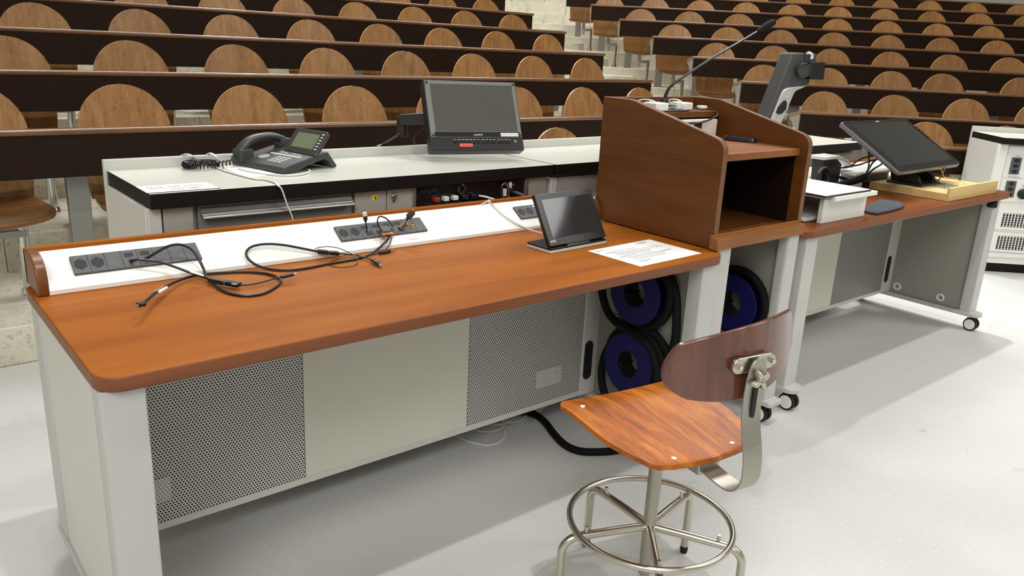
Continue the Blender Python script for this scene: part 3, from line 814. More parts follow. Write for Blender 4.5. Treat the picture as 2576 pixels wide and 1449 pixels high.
# cables on the near desk: px list of (px, py, height above the desk)
def cable(name, label, pts, r, m, dz=.725, n=8, smooth=5, flat=None, group=None):
    P = []
    for q in pts: P.append(surf(*q))
    o = MB().tube(P, r, n=n, smooth=smooth, flat=flat).build(name, m)
    return tag(o, label, 'cable', group)
def blockp(name, m, par, a, b, w, h, z0, z1=None, bev=.0015):
    A = surf(a[0], a[1], z0-.725); B = surf(b[0], b[1], (z0 if z1 is None else z1)-.725)
    d = (B-A); L = d.length; d.normalize(); s = d.cross(Vector((0, 0, 1))).normalized(); u = s.cross(d)
    return MB().obox((A+B)/2, d, s, u, L/2, w/2, h/2).build(name, m, par, bev)
D = .725
ua = cable('usb_cable', 'black cable from left socket strip with inline adapter and metal plug, near desk',
    [(326, 659, .004), (338, 655, .016), (351, 653, .024), (401, 659, .026), (444, 673, .022), (484, 688, .018), (510, 696, .014), (530, 703, .012)], .0032, 'cable_black')
blockp('adapter', 'black_plastic', ua, (528, 703), (566, 711), .017, .011, D+.012)
blockp('adapter', 'black_satin', ua, (570, 711), (603, 717), .020, .011, D+.012, None, .003)
blockp('connector_gap', 'nickel', ua, (566, 711), (570.5, 712), .014, .009, D+.012)
text('lettering', 'CE', 'white_print', ua, at(580, 714.5, z=D+.0182), at(600, 718, z=D)-at(580, 714.5, z=D), at(582, 706, z=D)-at(580, 714.5, z=D), .011)
MB().tube([at(a, b, z=D+h) for a, b, h in ((603, 717, .012), (625, 716.5, .009), (655, 711, .008), (680, 704, .012), (701, 698, .016))], .002, smooth=5).build('thin_lead', 'cable_black', ua)
blockp('plug', 'black_plastic', ua, (706, 697), (738, 690), .013, .007, D+.017, D+.02)
blockp('plug_tip', 'nickel', ua, (738, 690), (746, 687.5), .009, .003, D+.02, D+.021, .0005)
blockp('paper_flag', 'paper', ua, (478, 683), (512, 693), .012, .0025, D+.036, D+.024, .0005)
ub = cable('display_cable', 'long looping black cable with white tag on the left end of the near desk',
    [(364, 652, .004), (372, 648, .016), (384, 641, .026), (417.5, 622, .038), (444, 615, .042), (467.6, 619, .038), (487.6, 632.6, .03), (501, 654, .022), (511, 674, .016), (521, 698, .009), (541, 718, .005), (568, 734.5, .004), (601, 742.5, .004), (634.6, 743, .004), (668, 736, .004), (695, 721, .004), (706, 708, .004), (698, 697.5, .005), (668, 688, .004), (618, 684, .004), (568, 685.4, .004), (521, 689, .006), (477.6, 696, .01), (441, 709, .014), (414, 723, .018), (391, 737, .022), (371, 754, .028), (361, 763, .031)], .0036, 'cable_black')
blockp('plug', 'black_plastic', ub, (364, 764), (345, 767.5), .014, .008, D+.031, D+.032)
blockp('plug_tip', 'nickel', ub, (347, 768), (342.5, 768.8), .009, .004, D+.032, None, .0005)
blockp('paper_flag', 'paper', ub, (396, 735), (416, 723), .013, .006, D+.021, D+.017)
cable_b = cable('usb_cable', 'black cable looping over white upstand to an inline adapter, middle of near desk',
    [(986, 585, .012), (982, 591, .018), (973.6, 604, .018), (953.4, 624, .010), (923, 643, .004), (883, 654, .004), (822, 664.5, .004), (772, 674.6, .004), (731, 679.6, .004), (691, 678.6, .004), (661, 672.6, .006), (636.5, 661.5, .008), (622, 647, .008), (620, 633, .010), (632.5, 621, .012), (656.7, 615, .013), (685, 614, .013), (717, 617, .013), (755.6, 624, .011), (785, 630, .010), (800, 632.5, .010)], .0035, 'cable_black')
blockp('adapter', 'black_plastic', cable_b, (799, 632), (826, 635), .016, .011, D+.010)
blockp('connector_gap', 'nickel', cable_b, (826, 635), (828.5, 635.5), .013, .009, D+.010)
blockp('adapter', 'black_satin', cable_b, (828.5, 635.5), (853, 637.5), .018, .011, D+.010, None, .003)
MB().tube([surf(a, b, h) for a, b, h in ((853, 638, .010), (870, 639, .008), (890, 641, .007), (913, 646, .008), (935, 653, .008))], .0021, smooth=5).build('thin_lead', 'cable_black', cable_b)
blockp('plug', 'black_plastic', cable_b, (936, 653), (955, 664), .013, .007, D+.009)
blockp('plug_tip', 'nickel', cable_b, (955, 664), (959, 666.5), .009, .003, D+.009, None, .0005)
MB().tube([surf(a, b, h) for a, b, h in ((792, 628, .012), (800, 623, .016), (825, 620.5, .02), (850, 624, .018), (875, 634, .010), (895, 645, .006), (899, 656, .003), (896, 666, .003), (869, 672, .003), (842, 671, .003), (827, 664.5, .003), (835, 656.5, .003), (863, 649, .004), (905, 646, .008), (935, 652, .006))], .0012, smooth=6, n=6).build('thin_lead', 'cable_black', cable_b)
ac = cable('audio_cable', 'thin black audio cable with a jack plug, hanging from middle socket strip', [(988, 588, .012), (985, 600, .012), (981, 613, .010), (972, 627, .006)], .0016, 'cable_black')
blockp('plug', 'black_plastic', ac, (953, 636.5), (982, 631), .010, .009, D+.006, None, .003)
blockp('plug_tip', 'gold', ac, (982, 631), (994, 627.5), .003, .003, D+.006, None, .001)
MB().tube([at(a, b, z=D+h) for a, b, h in ((954, 636.5, .005), (935, 640, .004), (915, 644, .004), (880, 655, .003))], .0016, smooth=5, n=6).build('thin_lead', 'cable_black', ac)
# plugs standing in the middle strip
def sp(a, b, h=0):      # point over the middle strip's sloping face
    return Vector((1.067, 2.0295, .7545)) + Vector((a, 0, 0)) + s_dir*b + n_dir*(.009+h)
def standing(label, cat, name, base, top, segs):
    o = None; B = Vector(base); T = Vector(top); d = (T-B)
    for i, (t0, t1, w, h, m, nm) in enumerate(segs):
        A = B + d*t0; C = B + d*t1; ax = d.normalized(); s = ax.cross(Vector((0, 1, 0))).normalized(); u = s.cross(ax)
        q = MB().obox((A+C)/2, ax, s, u, (C-A).length/2, w/2, h/2).build(nm if o else name, m, o, .001)
        if o is None: o = tag(q, label, cat)
    return o
b0_ = sp(.092, .024); t0_ = at(917, 534, y=b0_.y-.004)
standing('upright network cable with clear plug, standing out of middle socket strip', 'cable', 'network_cable', b0_, t0_, ((0, .52, .0035, .0035, 'cable_black', 'lead'), (.50, .62, .007, .006, 'black_plastic', 'boot'), (.60, .80, .011, .009, 'black_plastic', 'boot'), (.80, 1, .0115, .008, 'skin_tag', 'plug_tip')))
b0_ = sp(.202, .022); t0_ = at(1042, 529, y=b0_.y)
standing('thick grey display cable with black plug leaning up out of middle socket strip', 'cable', 'display_cable', b0_, t0_, ((0, .5, .009, .007, 'alu', 'lead'), (.42, .62, .008, .007, 'black_plastic', 'boot'), (.60, .92, .018, .010, 'phone_grey', 'plug'), (.92, 1, .013, .005, 'gold', 'plug_tip')))
vg = MB().obox(sp(.137, .004, .018), Vector((1, 0, 0)), s_dir, n_dir, .014, .012, .008).build('video_plug', 'socket_grey', None, .002)
tag(vg, 'grey video plug with gold-coloured connector lying on middle socket strip', 'plug')
MB().obox(sp(.137, -.012, .016), Vector((1, 0, 0)), s_dir, n_dir, .019, .005, .006).build('connector', 'copper', vg, .001)
MB().tube([sp(.125, .016, .018), sp(.121, .03, .03), sp(.132, .045, .034), sp(.15, .046, .03), sp(.168, .036, .02), sp(.176, .022, .01)], .0022, smooth=6).build('lead', 'cable_black', vg)
wc = MB().tube([Vector((1.62, 2.20, .62)), Vector((1.615, 2.15, .76))] + [at(1227, 505.5, z=.818), at(1231, 508, z=.816)] + [surf(a, b, h) for a, b, h in ((1240, 518, .004), (1251, 528, .004), (1265, 541, .004), (1281, 552, .004), (1300, 564, .004), (1318, 572, .004), (1345, 582.5, .0035), (1365, 588, .0035), (1400, 596, .0035))], .0032, smooth=6, flat=(.5, 1.3)).build('flat_cable', 'cable_white')
tag(wc, 'flat white cable running over the upstand down to the touch panel', 'cable')

# ------------------------------------------------------------------ counter: phone, note, monitor
no = MB().prism(rrect(.605, .797, 2.225, 2.33, (.001, .001, .008, .001), 4), XY(.9004), XY(.9012)).build('note_card', 'paper')
tag(no, 'white printed note card taped flat on the left front corner of the counter', 'note')
MB().box(.605, .80, 2.2235, 2.2255, .9003, .9014).box(.6035, .6055, 2.2235, 2.33, .9003, .9014).build('edge', 'black_band', no)
text('lettering', 'Störungen - Fragen - Probleme ?', 'ink_black', no, (.701, 2.296, .9013), (1, 0, 0), (0, 1, 0), .0115, 'CENTER')
text('lettering', 'Meldung an den Hausdienst direkt', 'ink', no, (.701, 2.274, .9013), (1, 0, 0), (0, 1, 0), .0105, 'CENTER')
text('lettering', 'Telefon    54821', 'ink_black', no, (.715, 2.250, .9013), (1, 0, 0), (0, 1, 0), .0125, 'CENTER')
MB().box(.703, .755, 2.240, 2.262, .9009, .90125).build('sticker', 'pale_yellow', no)

ph = thing('desk_telephone', 'dark grey desk telephone with tilted grey-green display on the white counter', 'telephone', (1.12, 2.45, .9))
pA = at(586, 413, z=.903); pB = at(713.8, 437, z=.903)
prt = (pB-pA); prt.z = 0; LW = prt.length; prt.normalize(); pd = Vector((-prt.y, prt.x, 0))
if pd.x < 0: pd = -pd
pp = lambda a, d, z: Vector((pA.x, pA.y, .9)) + prt*a + pd*d + Vector((0, 0, z))
prof = [(0, .002), (-.002, .012), (.004, .020), (.030, .028), (.17, .055), (.187, .056), (.226, .008), (.222, .002), (.206, .002), (.190, .026), (.172, .034), (.10, .018), (.06, .004), (.05, .002)]
MB().prism(prof, lambda d, z: pp(.0, d, z), lambda d, z: pp(LW, d, z)).build('base', 'phone_grey', ph, .003, 2)
PT = lambda a, d, h=0: pp(a, d, .028+(d-.03)*.193+.0005+h)
k_ = MB()
for a0, a1, d0, d1 in ((.10, .135, .112, .116), (.155, .20, .112, .116), (.075, .22, .090, .099)):
    k_.prism([(a0, d0), (a1, d0), (a1, d1), (a0, d1)], lambda a, d: PT(a, d, -.001), lambda a, d: PT(a, d, .0016))
for r_ in range(4):
    for c_ in range(3):
        k_.prism(rrect(.135+.022*c_, .152+.022*c_, .030+.0135*r_, .036+.0135*r_, .001, 2), lambda a, d: PT(a, d, -.001), lambda a, d: PT(a, d, .0016))
k_.build('keys', 'grey_rim', ph)
MB().prism(circle(.085, .058, .019, 24), lambda a, d: PT(a, d, -.001), lambda a, d: PT(a, d, .002)).prism(circle(.085, .058, .008, 16), lambda a, d: PT(a, d, .002), lambda a, d: PT(a, d, .0026)).build('dial_ring', 'visual_silver', ph)
dc = Vector((1.183, 2.488, .985)); dr_ = Vector((math.cos(rad(-76.1)), math.sin(rad(-76.1)), 0)); du = Vector((.616, .152, .773)).normalized(); dn = dr_.cross(du)
dp = lambda a, b, h=0: dc + dr_*a + du*b + dn*h
ds = MB().prism(rrect(-.080, .080, -.047, .047, (.004, .004, .008, .008), 4), lambda a, b: dp(a, b, -.014), lambda a, b: dp(a, b, 0)).build('display', 'phone_grey', ph, .002)
MB().prism(rrect(-.056, .052, -.026, .031, .001, 2), lambda a, b: dp(a, b, -.001), lambda a, b: dp(a, b, .0006)).build('screen', 'lcd_green', ds)
sd = MB()
for i in range(6): sd.prism(rrect(.060, .071, -.026+.0115*i, -.0225+.0115*i, .0008, 2), lambda a, b: dp(a, b, -.001), lambda a, b: dp(a, b, .0012))
sd.build('keys', 'white_print', ds)
MB().tube([dp(-.03, -.045, -.012), dp(.05, -.045, -.012)], .008).build('hinge', 'black_plastic', ph)
hs = MB()
hp = [pp(.034, d, z) for d, z in ((-.004, .040), (.010, .058), (.045, .082), (.09, .090), (.14, .088), (.18, .074), (.20, .06))]
hs.tube(hp, [.015, .016, .0145, .0135, .0145, .016, .013], smooth=4, n=12, flat=(.9, 1.35))
hs.obox(pp(.034, .016, .036), prt, pd, Vector((0, 0, 1)), .022, .026, .020).obox(pp(.034, .180, .066), prt, pd, Vector((0, 0, 1)), .021, .022, .015)
hs.build('handset', 'phone_grey', ph, .004, 2)
# curly cord
cc = at(505, 414, z=.912); pts = []; N = 34
for i in range(N*12):
    t = i/(N*12); a = 2*PI*(.10 + .80*t); b = 2*PI*N*t
    R = .047 + .009*math.cos(b)
    pts.append(cc + Vector((R*math.cos(a-1.2), R*.85*math.sin(a-1.2), .009*math.sin(b)+.001)))
e0 = pts[-1]; tgt = pp(.034, -.02, .012)
for i in range(10*9):
    t = i/89; b = 2*PI*9*t
    c_ = e0.lerp(tgt + Vector((0, 0, -.0)), t)
    pts.append(c_ + Vector((0, 0, .004)) + (Vector((0, .008, 0))*math.cos(b) + Vector((0, 0, .008))*math.sin(b)))
pts += [pp(.045, -.035, .022), pp(.035, -.03, .032), pp(.034, -.008, .034)]
MB().tube(pts, .0021, n=6).build('curly_cord', 'black_satin', ph)

sh = MB().prism([tuple(at(a, b, z=.9006).xy) for a, b in ((556, 418), (612, 415), (690, 437), (668, 441.5), (640, 447), (612, 444), (585, 432))], XY(.9004), XY(.9010)).build('paper_sheet', 'paper')
tag(sh, 'loose white paper slip half under the desk telephone on the counter', 'paper')
w1 = MB().tube([at(a, b, z=.9035) for a, b in ((600, 424), (640, 433), (690, 439.5), (735, 441), (765, 437), (779, 431), (776, 426))], .003, smooth=6, flat=(.8, 1.3)).build('white_cable', 'cable_white')
tag(w1, 'white cable curling round the front corner of the desk telephone', 'cable')
w2 = MB().tube([at(457, 391, y=2.66), at(470, 388, y=2.63), at(485, 393, y=2.61), at(496, 402, z=.903), at(525, 413, z=.903), at(560, 428, z=.903), at(600, 440, z=.903), at(640, 450, z=.903), at(665, 452, z=.903), at(690, 458, z=.9035), at(699, 466, y=2.208), at(709, 477, y=2.204), at(722, 514, y=2.202), at(736, 550, y=2.202), at(745, 600, y=2.205)], .0034, smooth=6, flat=(.7, 1.3)).build('white_cable', 'cable_white')
tag(w2, 'white cable draped over the counter and hanging down in front of the drawer', 'cable')
w3 = MB().tube([at(520, 390, y=2.665), at(530, 385.5, y=2.63), at(545, 396, y=2.60), at(552, 408, z=.903), at(566, 422, z=.903)], .0034, smooth=6, flat=(.7, 1.3)).build('white_cable', 'cable_white')
tag(w3, 'short white cable coming over the counter rim behind the curly phone cord', 'cable')

mo = thing('monitor', 'small black video monitor on a bent arm above the white counter', 'monitor', (1.84, 2.45, .9))
f, rt, up, out = frame((1.843, 2.452, 1.083), rad(-16.5), rad(27.2))
MB().prism(rrect(-.184, .184, -.160, .113, .004, 3), lambda a, b: f(a, b, -.045), lambda a, b: f(a, b, 0)).build('housing', 'black_plastic', mo, .003)
gl = MB().prism(rrect(-.1795, .1795, -.110, .110, .005, 4), lambda a, b: f(a, b, 0.0002), lambda a, b: f(a, b, .003)).build('glass_cover', 'monitor_glass', mo, .0006)
MB().prism(rrect(-.160, .166, -.087, .097, .001, 2), lambda a, b: f(a, b, .003), lambda a, b: f(a, b, .0034)).build('screen', 'monitor_screen', gl)
MB().prism(rrect(-.165, .172, -.1085, -.089, .001, 2), lambda a, b: f(a, b, .003), lambda a, b: f(a, b, .0033)).build('lower_bezel', 'black_satin', gl)
for a in (-.172, .172):
    for b in (-.102, .102):
        MB().lathe([(.0048, 0), (.0048, .003), (.003, .004)], f(a, b, .003), (rt, up, out), 14).build('screw', 'black_satin', gl)
text('lettering', 'LILLIPUT', 'white_print', gl, f(-.014, -.1035, .0036), rt, up, .0095)
wl = MB().prism(rrect(.094, .166, -.106, -.093, .0005, 2), lambda a, b: f(a, b, .0033), lambda a, b: f(a, b, .0037)).build('label_sticker', 'paper', gl)
text('lettering', 'Monitoring: Vorschau, Kamera 1', 'ink', wl, f(.130, -.1015, .0039), rt, up, .0062, 'CENTER')
bt = MB(); lb = MB()
for i, a in enumerate((-.090, -.073, -.058, -.043, -.028, -.013, .002, .022, .037, .052, .066, .085, .099, .113, .127)):
    bt.prism(rrect(a-.005, a+.005, -.132, -.123, .001, 2), lambda x, y: f(x, y, -.001), lambda x, y: f(x, y, .0022))
    w_ = .005 if i in (1, 2, 3, 4, 7) else .003
    lb.prism(rrect(a-w_, a+w_, -.118, -.1165, .0003, 1), lambda x, y: f(x, y, -.0005), lambda x, y: f(x, y, .0004))
bt.build('buttons', 'black_satin', mo); lb.build('button_lettering', 'white_print', mo)
MB().ring([(.151+.0042*math.cos(t), -.124+.0042*math.sin(t)) for t in [2*PI*i/16 for i in range(16)]], [(.151+.0028*math.cos(t), -.124+.0028*math.sin(t)) for t in [2*PI*i/16 for i in range(16)]], lambda a, b: f(a, b, -.0005), lambda a, b: f(a, b, .0005)).build('power_ring', 'white_print', mo)
rt_ = MB().prism(rrect(-.074, -.023, -.146, -.1335, .001, 2), lambda a, b: f(a, b, 0), lambda a, b: f(a, b, .0028)).build('red_tape', 'red_tape', mo)
text('lettering', 'NICHT LÖSEN', 'ink', rt_, f(-.0485, -.1425, .003), rt, up, .0062, 'CENTER')
MB().prism([(-.135, -.125), (-.118, -.125), (-.118, -.128), (-.135, -.128)], lambda a, b: f(a, b, 0), lambda a, b: f(a, b, .0004)).build('speaker_grille', 'black_satin', mo)
# arm
ar = MB()
q = lambda px, py, y=2.675: at(px, py, y=y)
A0, A1, A2, A3 = q(962, 367), q(1012, 336), q(1012, 318), q(1011, 298)
ar.sheet(lambda u, v: A0.lerp(A1, u) + Vector((.02, 0, 0))*(v-.5)*1.6 + Vector((0, .03, 0))*(v-.5), 6, 2, (0, 0, .008))
ar.build('arm_strap', 'visual_grey', mo, .002)
MB().tube([A0-Vector((.02, 0, .013)), A0+Vector((.012, 0, -.003))], [.016, .014], n=16).build('clamp_pad', 'black_satin', mo)
MB().box(A0.x-.02, A0.x+.03, 2.657, 2.70, .86, A0.z-.004).build('clamp', 'black_satin', mo, .003)
MB().tube([A1-Vector((.0, 0, .012)), A2, A3+Vector((0, 0, .008))], [.026, .024, .024], n=6).build('arm_post', 'black_plastic', mo, .004)
E1 = A3+Vector((-.01, 0, -.006)); E2 = f(-.02, .0, -.06)
dv = (E2-E1).normalized(); sv = dv.cross(Vector((0, 0, 1))).normalized()
MB().obox((E1+E2)/2, dv, sv, sv.cross(dv), (E2-E1).length/2, .02, .021).build('arm_beam', 'black_plastic', mo, .004)
MB().lathe([(.008, 0), (.008, .003)], E1+dv*.03-sv*.021, (dv, sv.cross(dv), -sv), 14).build('pivot_bolt', 'alu', mo)
MB().obox(f(0, 0, -.055), rt, up, out, .05, .05, .010).build('mount_plate', 'black_satin', mo, .002)
MB().tube([E1+dv*.10+Vector((0, 0, -.03)), q(1040, 345), q(1045, 362, 2.70), q(1052, 372, 2.72)], .003, smooth=5).build('lead', 'cable_black', mo)

# ------------------------------------------------------------------ lectern contents
mi = thing('gooseneck_microphone', 'black gooseneck microphone rising from the raised shelf of the lectern', 'microphone', (2.33, 1.95, 1.12))
G = [at(*p, y=1.95) for p in ((1672, 256), (1673.5, 245), (1677, 234), (1684.6, 220), (1698, 207.7), (1721.5, 192), (1766, 162), (1814.7, 132), (1867, 102), (1912, 75))]
MB().tube([at(1670, 275, y=1.95), at(1671, 262, y=1.95), at(1673, 247, y=1.95)], [.017, .0155, .011], n=16).build('base', 'black_plastic', mi, .001)
MB().tube(G, [.0075, .0065, .006, .0055, .005, .005, .0045, .0045, .004, .004], smooth=4, n=10).build('gooseneck', 'black_satin', mi)
MB().tube([at(*p, y=1.95) for p in ((1905, 79), (1918, 71), (1930, 64), (1944, 56.5), (1948, 54))], [.006, .0115, .0145, .0135, .008], smooth=3, n=14).build('foam_windscreen', 'hose_black', mi)
bx('mount_plate', 'black_plastic', mi, 2.27, 2.40, 1.89, 1.985, 1.120, 1.125, .002)
def charger(label, c, yaw, size, coil, prongs):
    t = thing('laptop_charger', label, 'charger', c)
    f_, r_, u_, o_ = frame(c, yaw, 0); nb = Vector((-math.sin(yaw), math.cos(yaw), 0))
    MB().obox(Vector(c)+Vector((0, 0, size[2]/2)), r_, nb, Vector((0, 0, 1)), size[0]/2, size[1]/2, size[2]/2).build('brick', 'white_gloss', t, .005, 3)
    P = []
    for i in range(coil*16):
        a = 2*PI*i/16; w = i/(coil*16)
        P.append(Vector(c) + r_*(-.02+.034*math.cos(a+w)) + nb*(.034+.016*math.sin(a)+.006*math.cos(w*9)) + Vector((0, 0, .012+.018*w+.010*math.sin(a+w*5))))
    MB().tube(P, .0022, n=6).build('coiled_lead', 'cable_white', t)
    if prongs:
        e = Vector(c)-r_*(size[0]/2)
        MB().obox(e-r_*.012+Vector((0, 0, .017)), r_, nb, Vector((0, 0, 1)), .014, .014, .014).build('plug', 'white_gloss', t, .004, 3)
        for s in (-1, 1): MB().cyl(e-r_*.024+nb*s*.007+Vector((0, 0, .017)), e-r_*.043+nb*s*.007+Vector((0, 0, .017)), .0022).build('prong', 'nickel', t)
    return t
p = at(1657, 268, y=1.915); charger('white laptop charger with coiled lead, left of the microphone on the lectern', (p.x, 1.925, 1.121), rad(-6), (.062, .062, .030), 3, False)
p = at(1718, 270, y=1.94); charger('white laptop charger with round mains plug, right of the microphone on the lectern', (p.x, 1.94, 1.121), rad(4), (.058, .05, .028), 2, True)
lc = MB().tube([at(1740, 271, y=1.94), at(1755, 271.5, y=1.94), at(1772, 272.5, y=1.93), at(1790, 275, y=1.91), at(1803, 282, y=1.88), at(1804, 291, y=1.86), at(1790, 299, y=1.85), at(1765, 307, y=1.84), at(1742, 315, y=1.83), at(1730, 322, y=1.82)], .0026, smooth=6).build('video_lead', 'cable_black')
tag(lc, 'dark lead with small white adapter looping off the raised lectern shelf', 'cable')
MB().obox(at(1766, 269.5, y=1.935), Vector((1, 0, 0)), Vector((0, 1, 0)), Vector((0, 0, 1)), .018, .012, .006).build('adapter', 'white_gloss', lc, .003)
MB().tube([at(1742, 315, y=1.829), at(1736, 318, y=1.825)], .0034).build('plug', 'white_gloss', lc)
cb_ = thing('control_box', 'white box with black window under the raised shelf inside the lectern', 'box', (2.37, 1.86, 1.024))
bx('box', 'white_gloss', cb_, 2.14, 2.52, 1.850, 1.8785, 1.0245, 1.094, .002)
bx('window', 'hole_black', cb_, 2.20, 2.428, 1.848, 1.851, 1.03, 1.086, .0)
MB().box(2.43, 2.518, 1.8488, 1.851, 1.0255, 1.0935).build('cover_plate', 'light_grey', cb_, .001)
mz = MB().prism(rrect(-.062, .062, -.022, .022, (.02, .012, .012, .02), 6), lambda a, b: Vector((2.535, 1.755, 1.0245)) + Vector((.35, -.937, 0))*a + Vector((.937, .35, 0))*b, lambda a, b: Vector((2.535, 1.755, 1.0245+.018-.05*abs(a)**1.5*2)) + Vector((.35, -.937, 0))*a*.94 + Vector((.937, .35, 0))*b*.8)
mz = mz.build('presenter_remote', 'black_satin', None, .004, 3)
tag(mz, 'small glossy black hand remote lying on the lectern shelf', 'remote')
# ------------------------------------------------------------------ things on the far desk
st = thing('paper_stand', 'white box-like stand at the left of the far desk with a white sheet on top', 'stand', (3.0, 1.7, .725))
bx('top_plate', 'white_lam', st, 2.845, 3.165, 1.515, 1.83, .8175, .834, .001)
bx('front_board', 'white_lam', st, 2.840, 3.168, 1.556, 1.574, .725, .8175, .001)
bx('back_board', 'white_lam', st, 2.86, 3.168, 1.80, 1.818, .725, .8175, .001)
bx('right_board', 'white_lam', st, 3.150, 3.168, 1.574, 1.80, .725, .8175, .001)
bx('bottom_plate', 'white_lam', st, 2.80, 3.150, 1.60, 1.80, .728, .742, .001)
gt = MB().box(2.79, 3.125, 1.522, 1.80, .8342, .8400).build('sheet_board', 'black_satin', None, .001)
tag(gt, 'thin black board under a white sheet, lying on top of white stand', 'board')
MB().box(2.788, 3.122, 1.526, 1.798, .8402, .8420).build('white_sheet', 'paper', gt)
ma = MB().prism([tuple(at(a, b, z=.73).xy) for a, b in ((2172, 532), (2180, 521), (2215, 504), (2262, 510), (2275, 519), (2268, 524), (2240, 532), (2206, 539), (2190, 537))], XY(.7255), XY(.737)).build('cloth_sleeve', 'mat_cloth', None, .003)
tag(ma, 'dark blue-grey folded cloth lying flat on the far desk in front of the wooden tray', 'cloth')
tr = thing('wooden_tray', 'pale beech wooden tray board on the far desk, under the pen display', 'tray', (4.17, 1.72, .725))
bx('board', 'beech', tr, 3.90, 4.452, 1.533, 1.915, .7255, .760, .001)
bx('front_lip', 'beech', tr, 3.902, 4.450, 1.533, 1.547, .760, .787, .001)
dy = thing('pen_display', 'large tilted black pen display on a stand over the beech tray', 'display', (4.05, 1.8, .76))
f, rt, up, out = frame((4.022, 1.844, .952), rad(1.5), rad(58.6))
MB().prism(rrect(-.345, .345, -.1865, .1865, .016, 5), lambda a, b: f(a, b, -.026), lambda a, b: f(a, b, -.003)).build('housing', 'edge_silver', dy, .006, 3)
MB().prism(rrect(-.343, .343, -.1845, .1845, .016, 5), lambda a, b: f(a, b, -.003), lambda a, b: f(a, b, .0)).build('glass', 'black_satin', dy, .001)
MB().prism(rrect(-.300, .300, -.150, .160, .001, 2), lambda a, b: f(a, b, 0), lambda a, b: f(a, b, .0005)).build('screen', 'dark_screen', dy)
text('lettering', 'wacom', 'white_print', dy, f(.0, .168, .0006), rt, up, .013, 'CENTER')
MB().prism(rrect(-.11, .11, -.03, .03, .004, 3), lambda a, b: f(a, b, -.034), lambda a, b: f(a, b, -.026)).build('mount_plate', 'black_satin', dy)
kb = MB()
for i in range(5): kb.prism(rrect(.330, .338, .02+.02*i, .032+.02*i, .001, 2), lambda a, b: f(a, b, -.001), lambda a, b: f(a, b, .003))
kb.build('buttons', 'black_satin', dy)
bx('foot', 'black_satin', dy, 3.965, 4.175, 1.69, 1.865, .7605, .772, .002)
for x in (3.985, 4.14):
    MB().prism([(1.71, .772), (1.855, .772), (1.86, .80), (1.885, .895), (1.86, .91), (1.80, .84), (1.72, .80)], YZ(x), YZ(x+.02)).build('stand_arm', 'black_satin', dy, .002)
MB().box(4.06, 4.21, 1.62, 1.70, .7605, .766).build('pen_holder', 'alu', dy, .001)
ri = MB().box(3.765, 4.16, 1.925, 2.045, .792, .802).build('riser_shelf', 'white_lam', None, .001)
tag(ri, 'low white riser shelf at the back of the far desk behind the pen display', 'shelf')
MB().box(3.84, 3.855, 1.93, 2.04, .7255, .792).build('side_board', 'white_lam', ri)
MB().box(4.10, 4.115, 1.93, 2.04, .7255, .792).build('side_board', 'white_lam', ri)
MB().box(3.855, 4.10, 2.025, 2.04, .7255, .792).build('back_board', 'white_lam', ri)
dv_ = thing('desk_device', 'black desk device with white wedge-shaped cap behind the paper stand on the far desk', 'device', (3.66, 2.03, .725))
PX = lambda l: [(1990+a/4.391, 270+b/4.391) for a, b in l]
yy = 2.03
body = [at(a, b, y=yy) for a, b in PX(((290, 800), (480, 818), (520, 660), (430, 590), (300, 570)))]
xs_ = sorted(p.x for p in body)
MB().prism([(3.60, .7255), (3.76, .7255), (3.76, .84), (3.71, .868), (3.585, .868)], XZ(yy-.03), XZ(yy+.03)).build('housing', 'black_plastic', dv_, .004, 2)
MB().prism([(3.58, .868), (3.71, .868), (3.80, .845), (3.86, .815), (3.87, .822), (3.815, .857), (3.72, .884), (3.58, .884)], XZ(yy-.034), XZ(yy+.05)).build('cap', 'white_gloss', dv_, .002)
MB().tube([(3.76, yy-.035, .775), (3.80, yy-.045, .765), (3.825, yy-.045, .755)], [.02, .024, .012], n=12, flat=(.35, 1)).build('dial', 'black_satin', dv_)
for i in range(4):
    MB().tube([(3.575+.055*math.cos(t)-.01*i, 1.985-.006*i, .785+.052*math.sin(t)) for t in [2*PI*j/20 for j in range(20)]], .006, True).build('cable_loop', 'cable_black' if i % 2 else 'phone_grey', dv_)
hp_ = MB().tube([at(2045, 470, y=1.96), at(2100, 466, y=1.93), at(2135, 459, y=1.90), at(2165, 450, y=1.88), at(2177, 444, y=1.87)], [.012, .014, .0155, .0175, .0165], smooth=4, n=14).build('sleeved_cable', 'hose_black')
tag(hp_, 'thick black sleeved cable bundle lying behind the paper stand, feeding the pen display', 'cable')
for pts in (((2177, 442, 1.87), (2186, 425, 1.86), (2195, 410, 1.87), (2210, 397, 1.90)), ((2177, 444, 1.87), (2198, 425, 1.87), (2215, 415, 1.90), (2225, 405, 1.92)), ((2105, 422, 1.98), (2135, 420, 1.97), (2165, 400, 1.96), (2205, 390, 1.93)), ((2125, 420, 1.98), (2160, 415, 1.96), (2180, 408, 1.95), (2220, 398, 1.93)), ((2183, 372, 1.93), (2186, 395, 1.92), (2185, 420, 1.9), (2178, 440, 1.88))):
    MB().tube([at(a, b, y=y) for a, b, y in pts], .0042, smooth=5).build('lead', 'cable_black', hp_)
pc = MB().tube([at(2267, 453, z=.7625), at(2275, 462, z=.7625), at(2300, 466, z=.7625), at(2330, 466, z=.7625), at(2352, 461, z=.7625), at(2362, 452, z=.764), at(2372, 435, z=.80), at(2378, 420, z=.86)], .003, smooth=6).build('pen_cable', 'cable_black')
tag(pc, 'thin black cable with a small box on the beech tray, rising to the display edge', 'cable')
MB().obox(at(2352, 457, z=.772), Vector((1, .2, 0)).normalized(), Vector((-.2, 1, 0)).normalized(), Vector((0, 0, 1)), .03, .014, .010).build('inline_box', 'black_plastic', pc, .003)
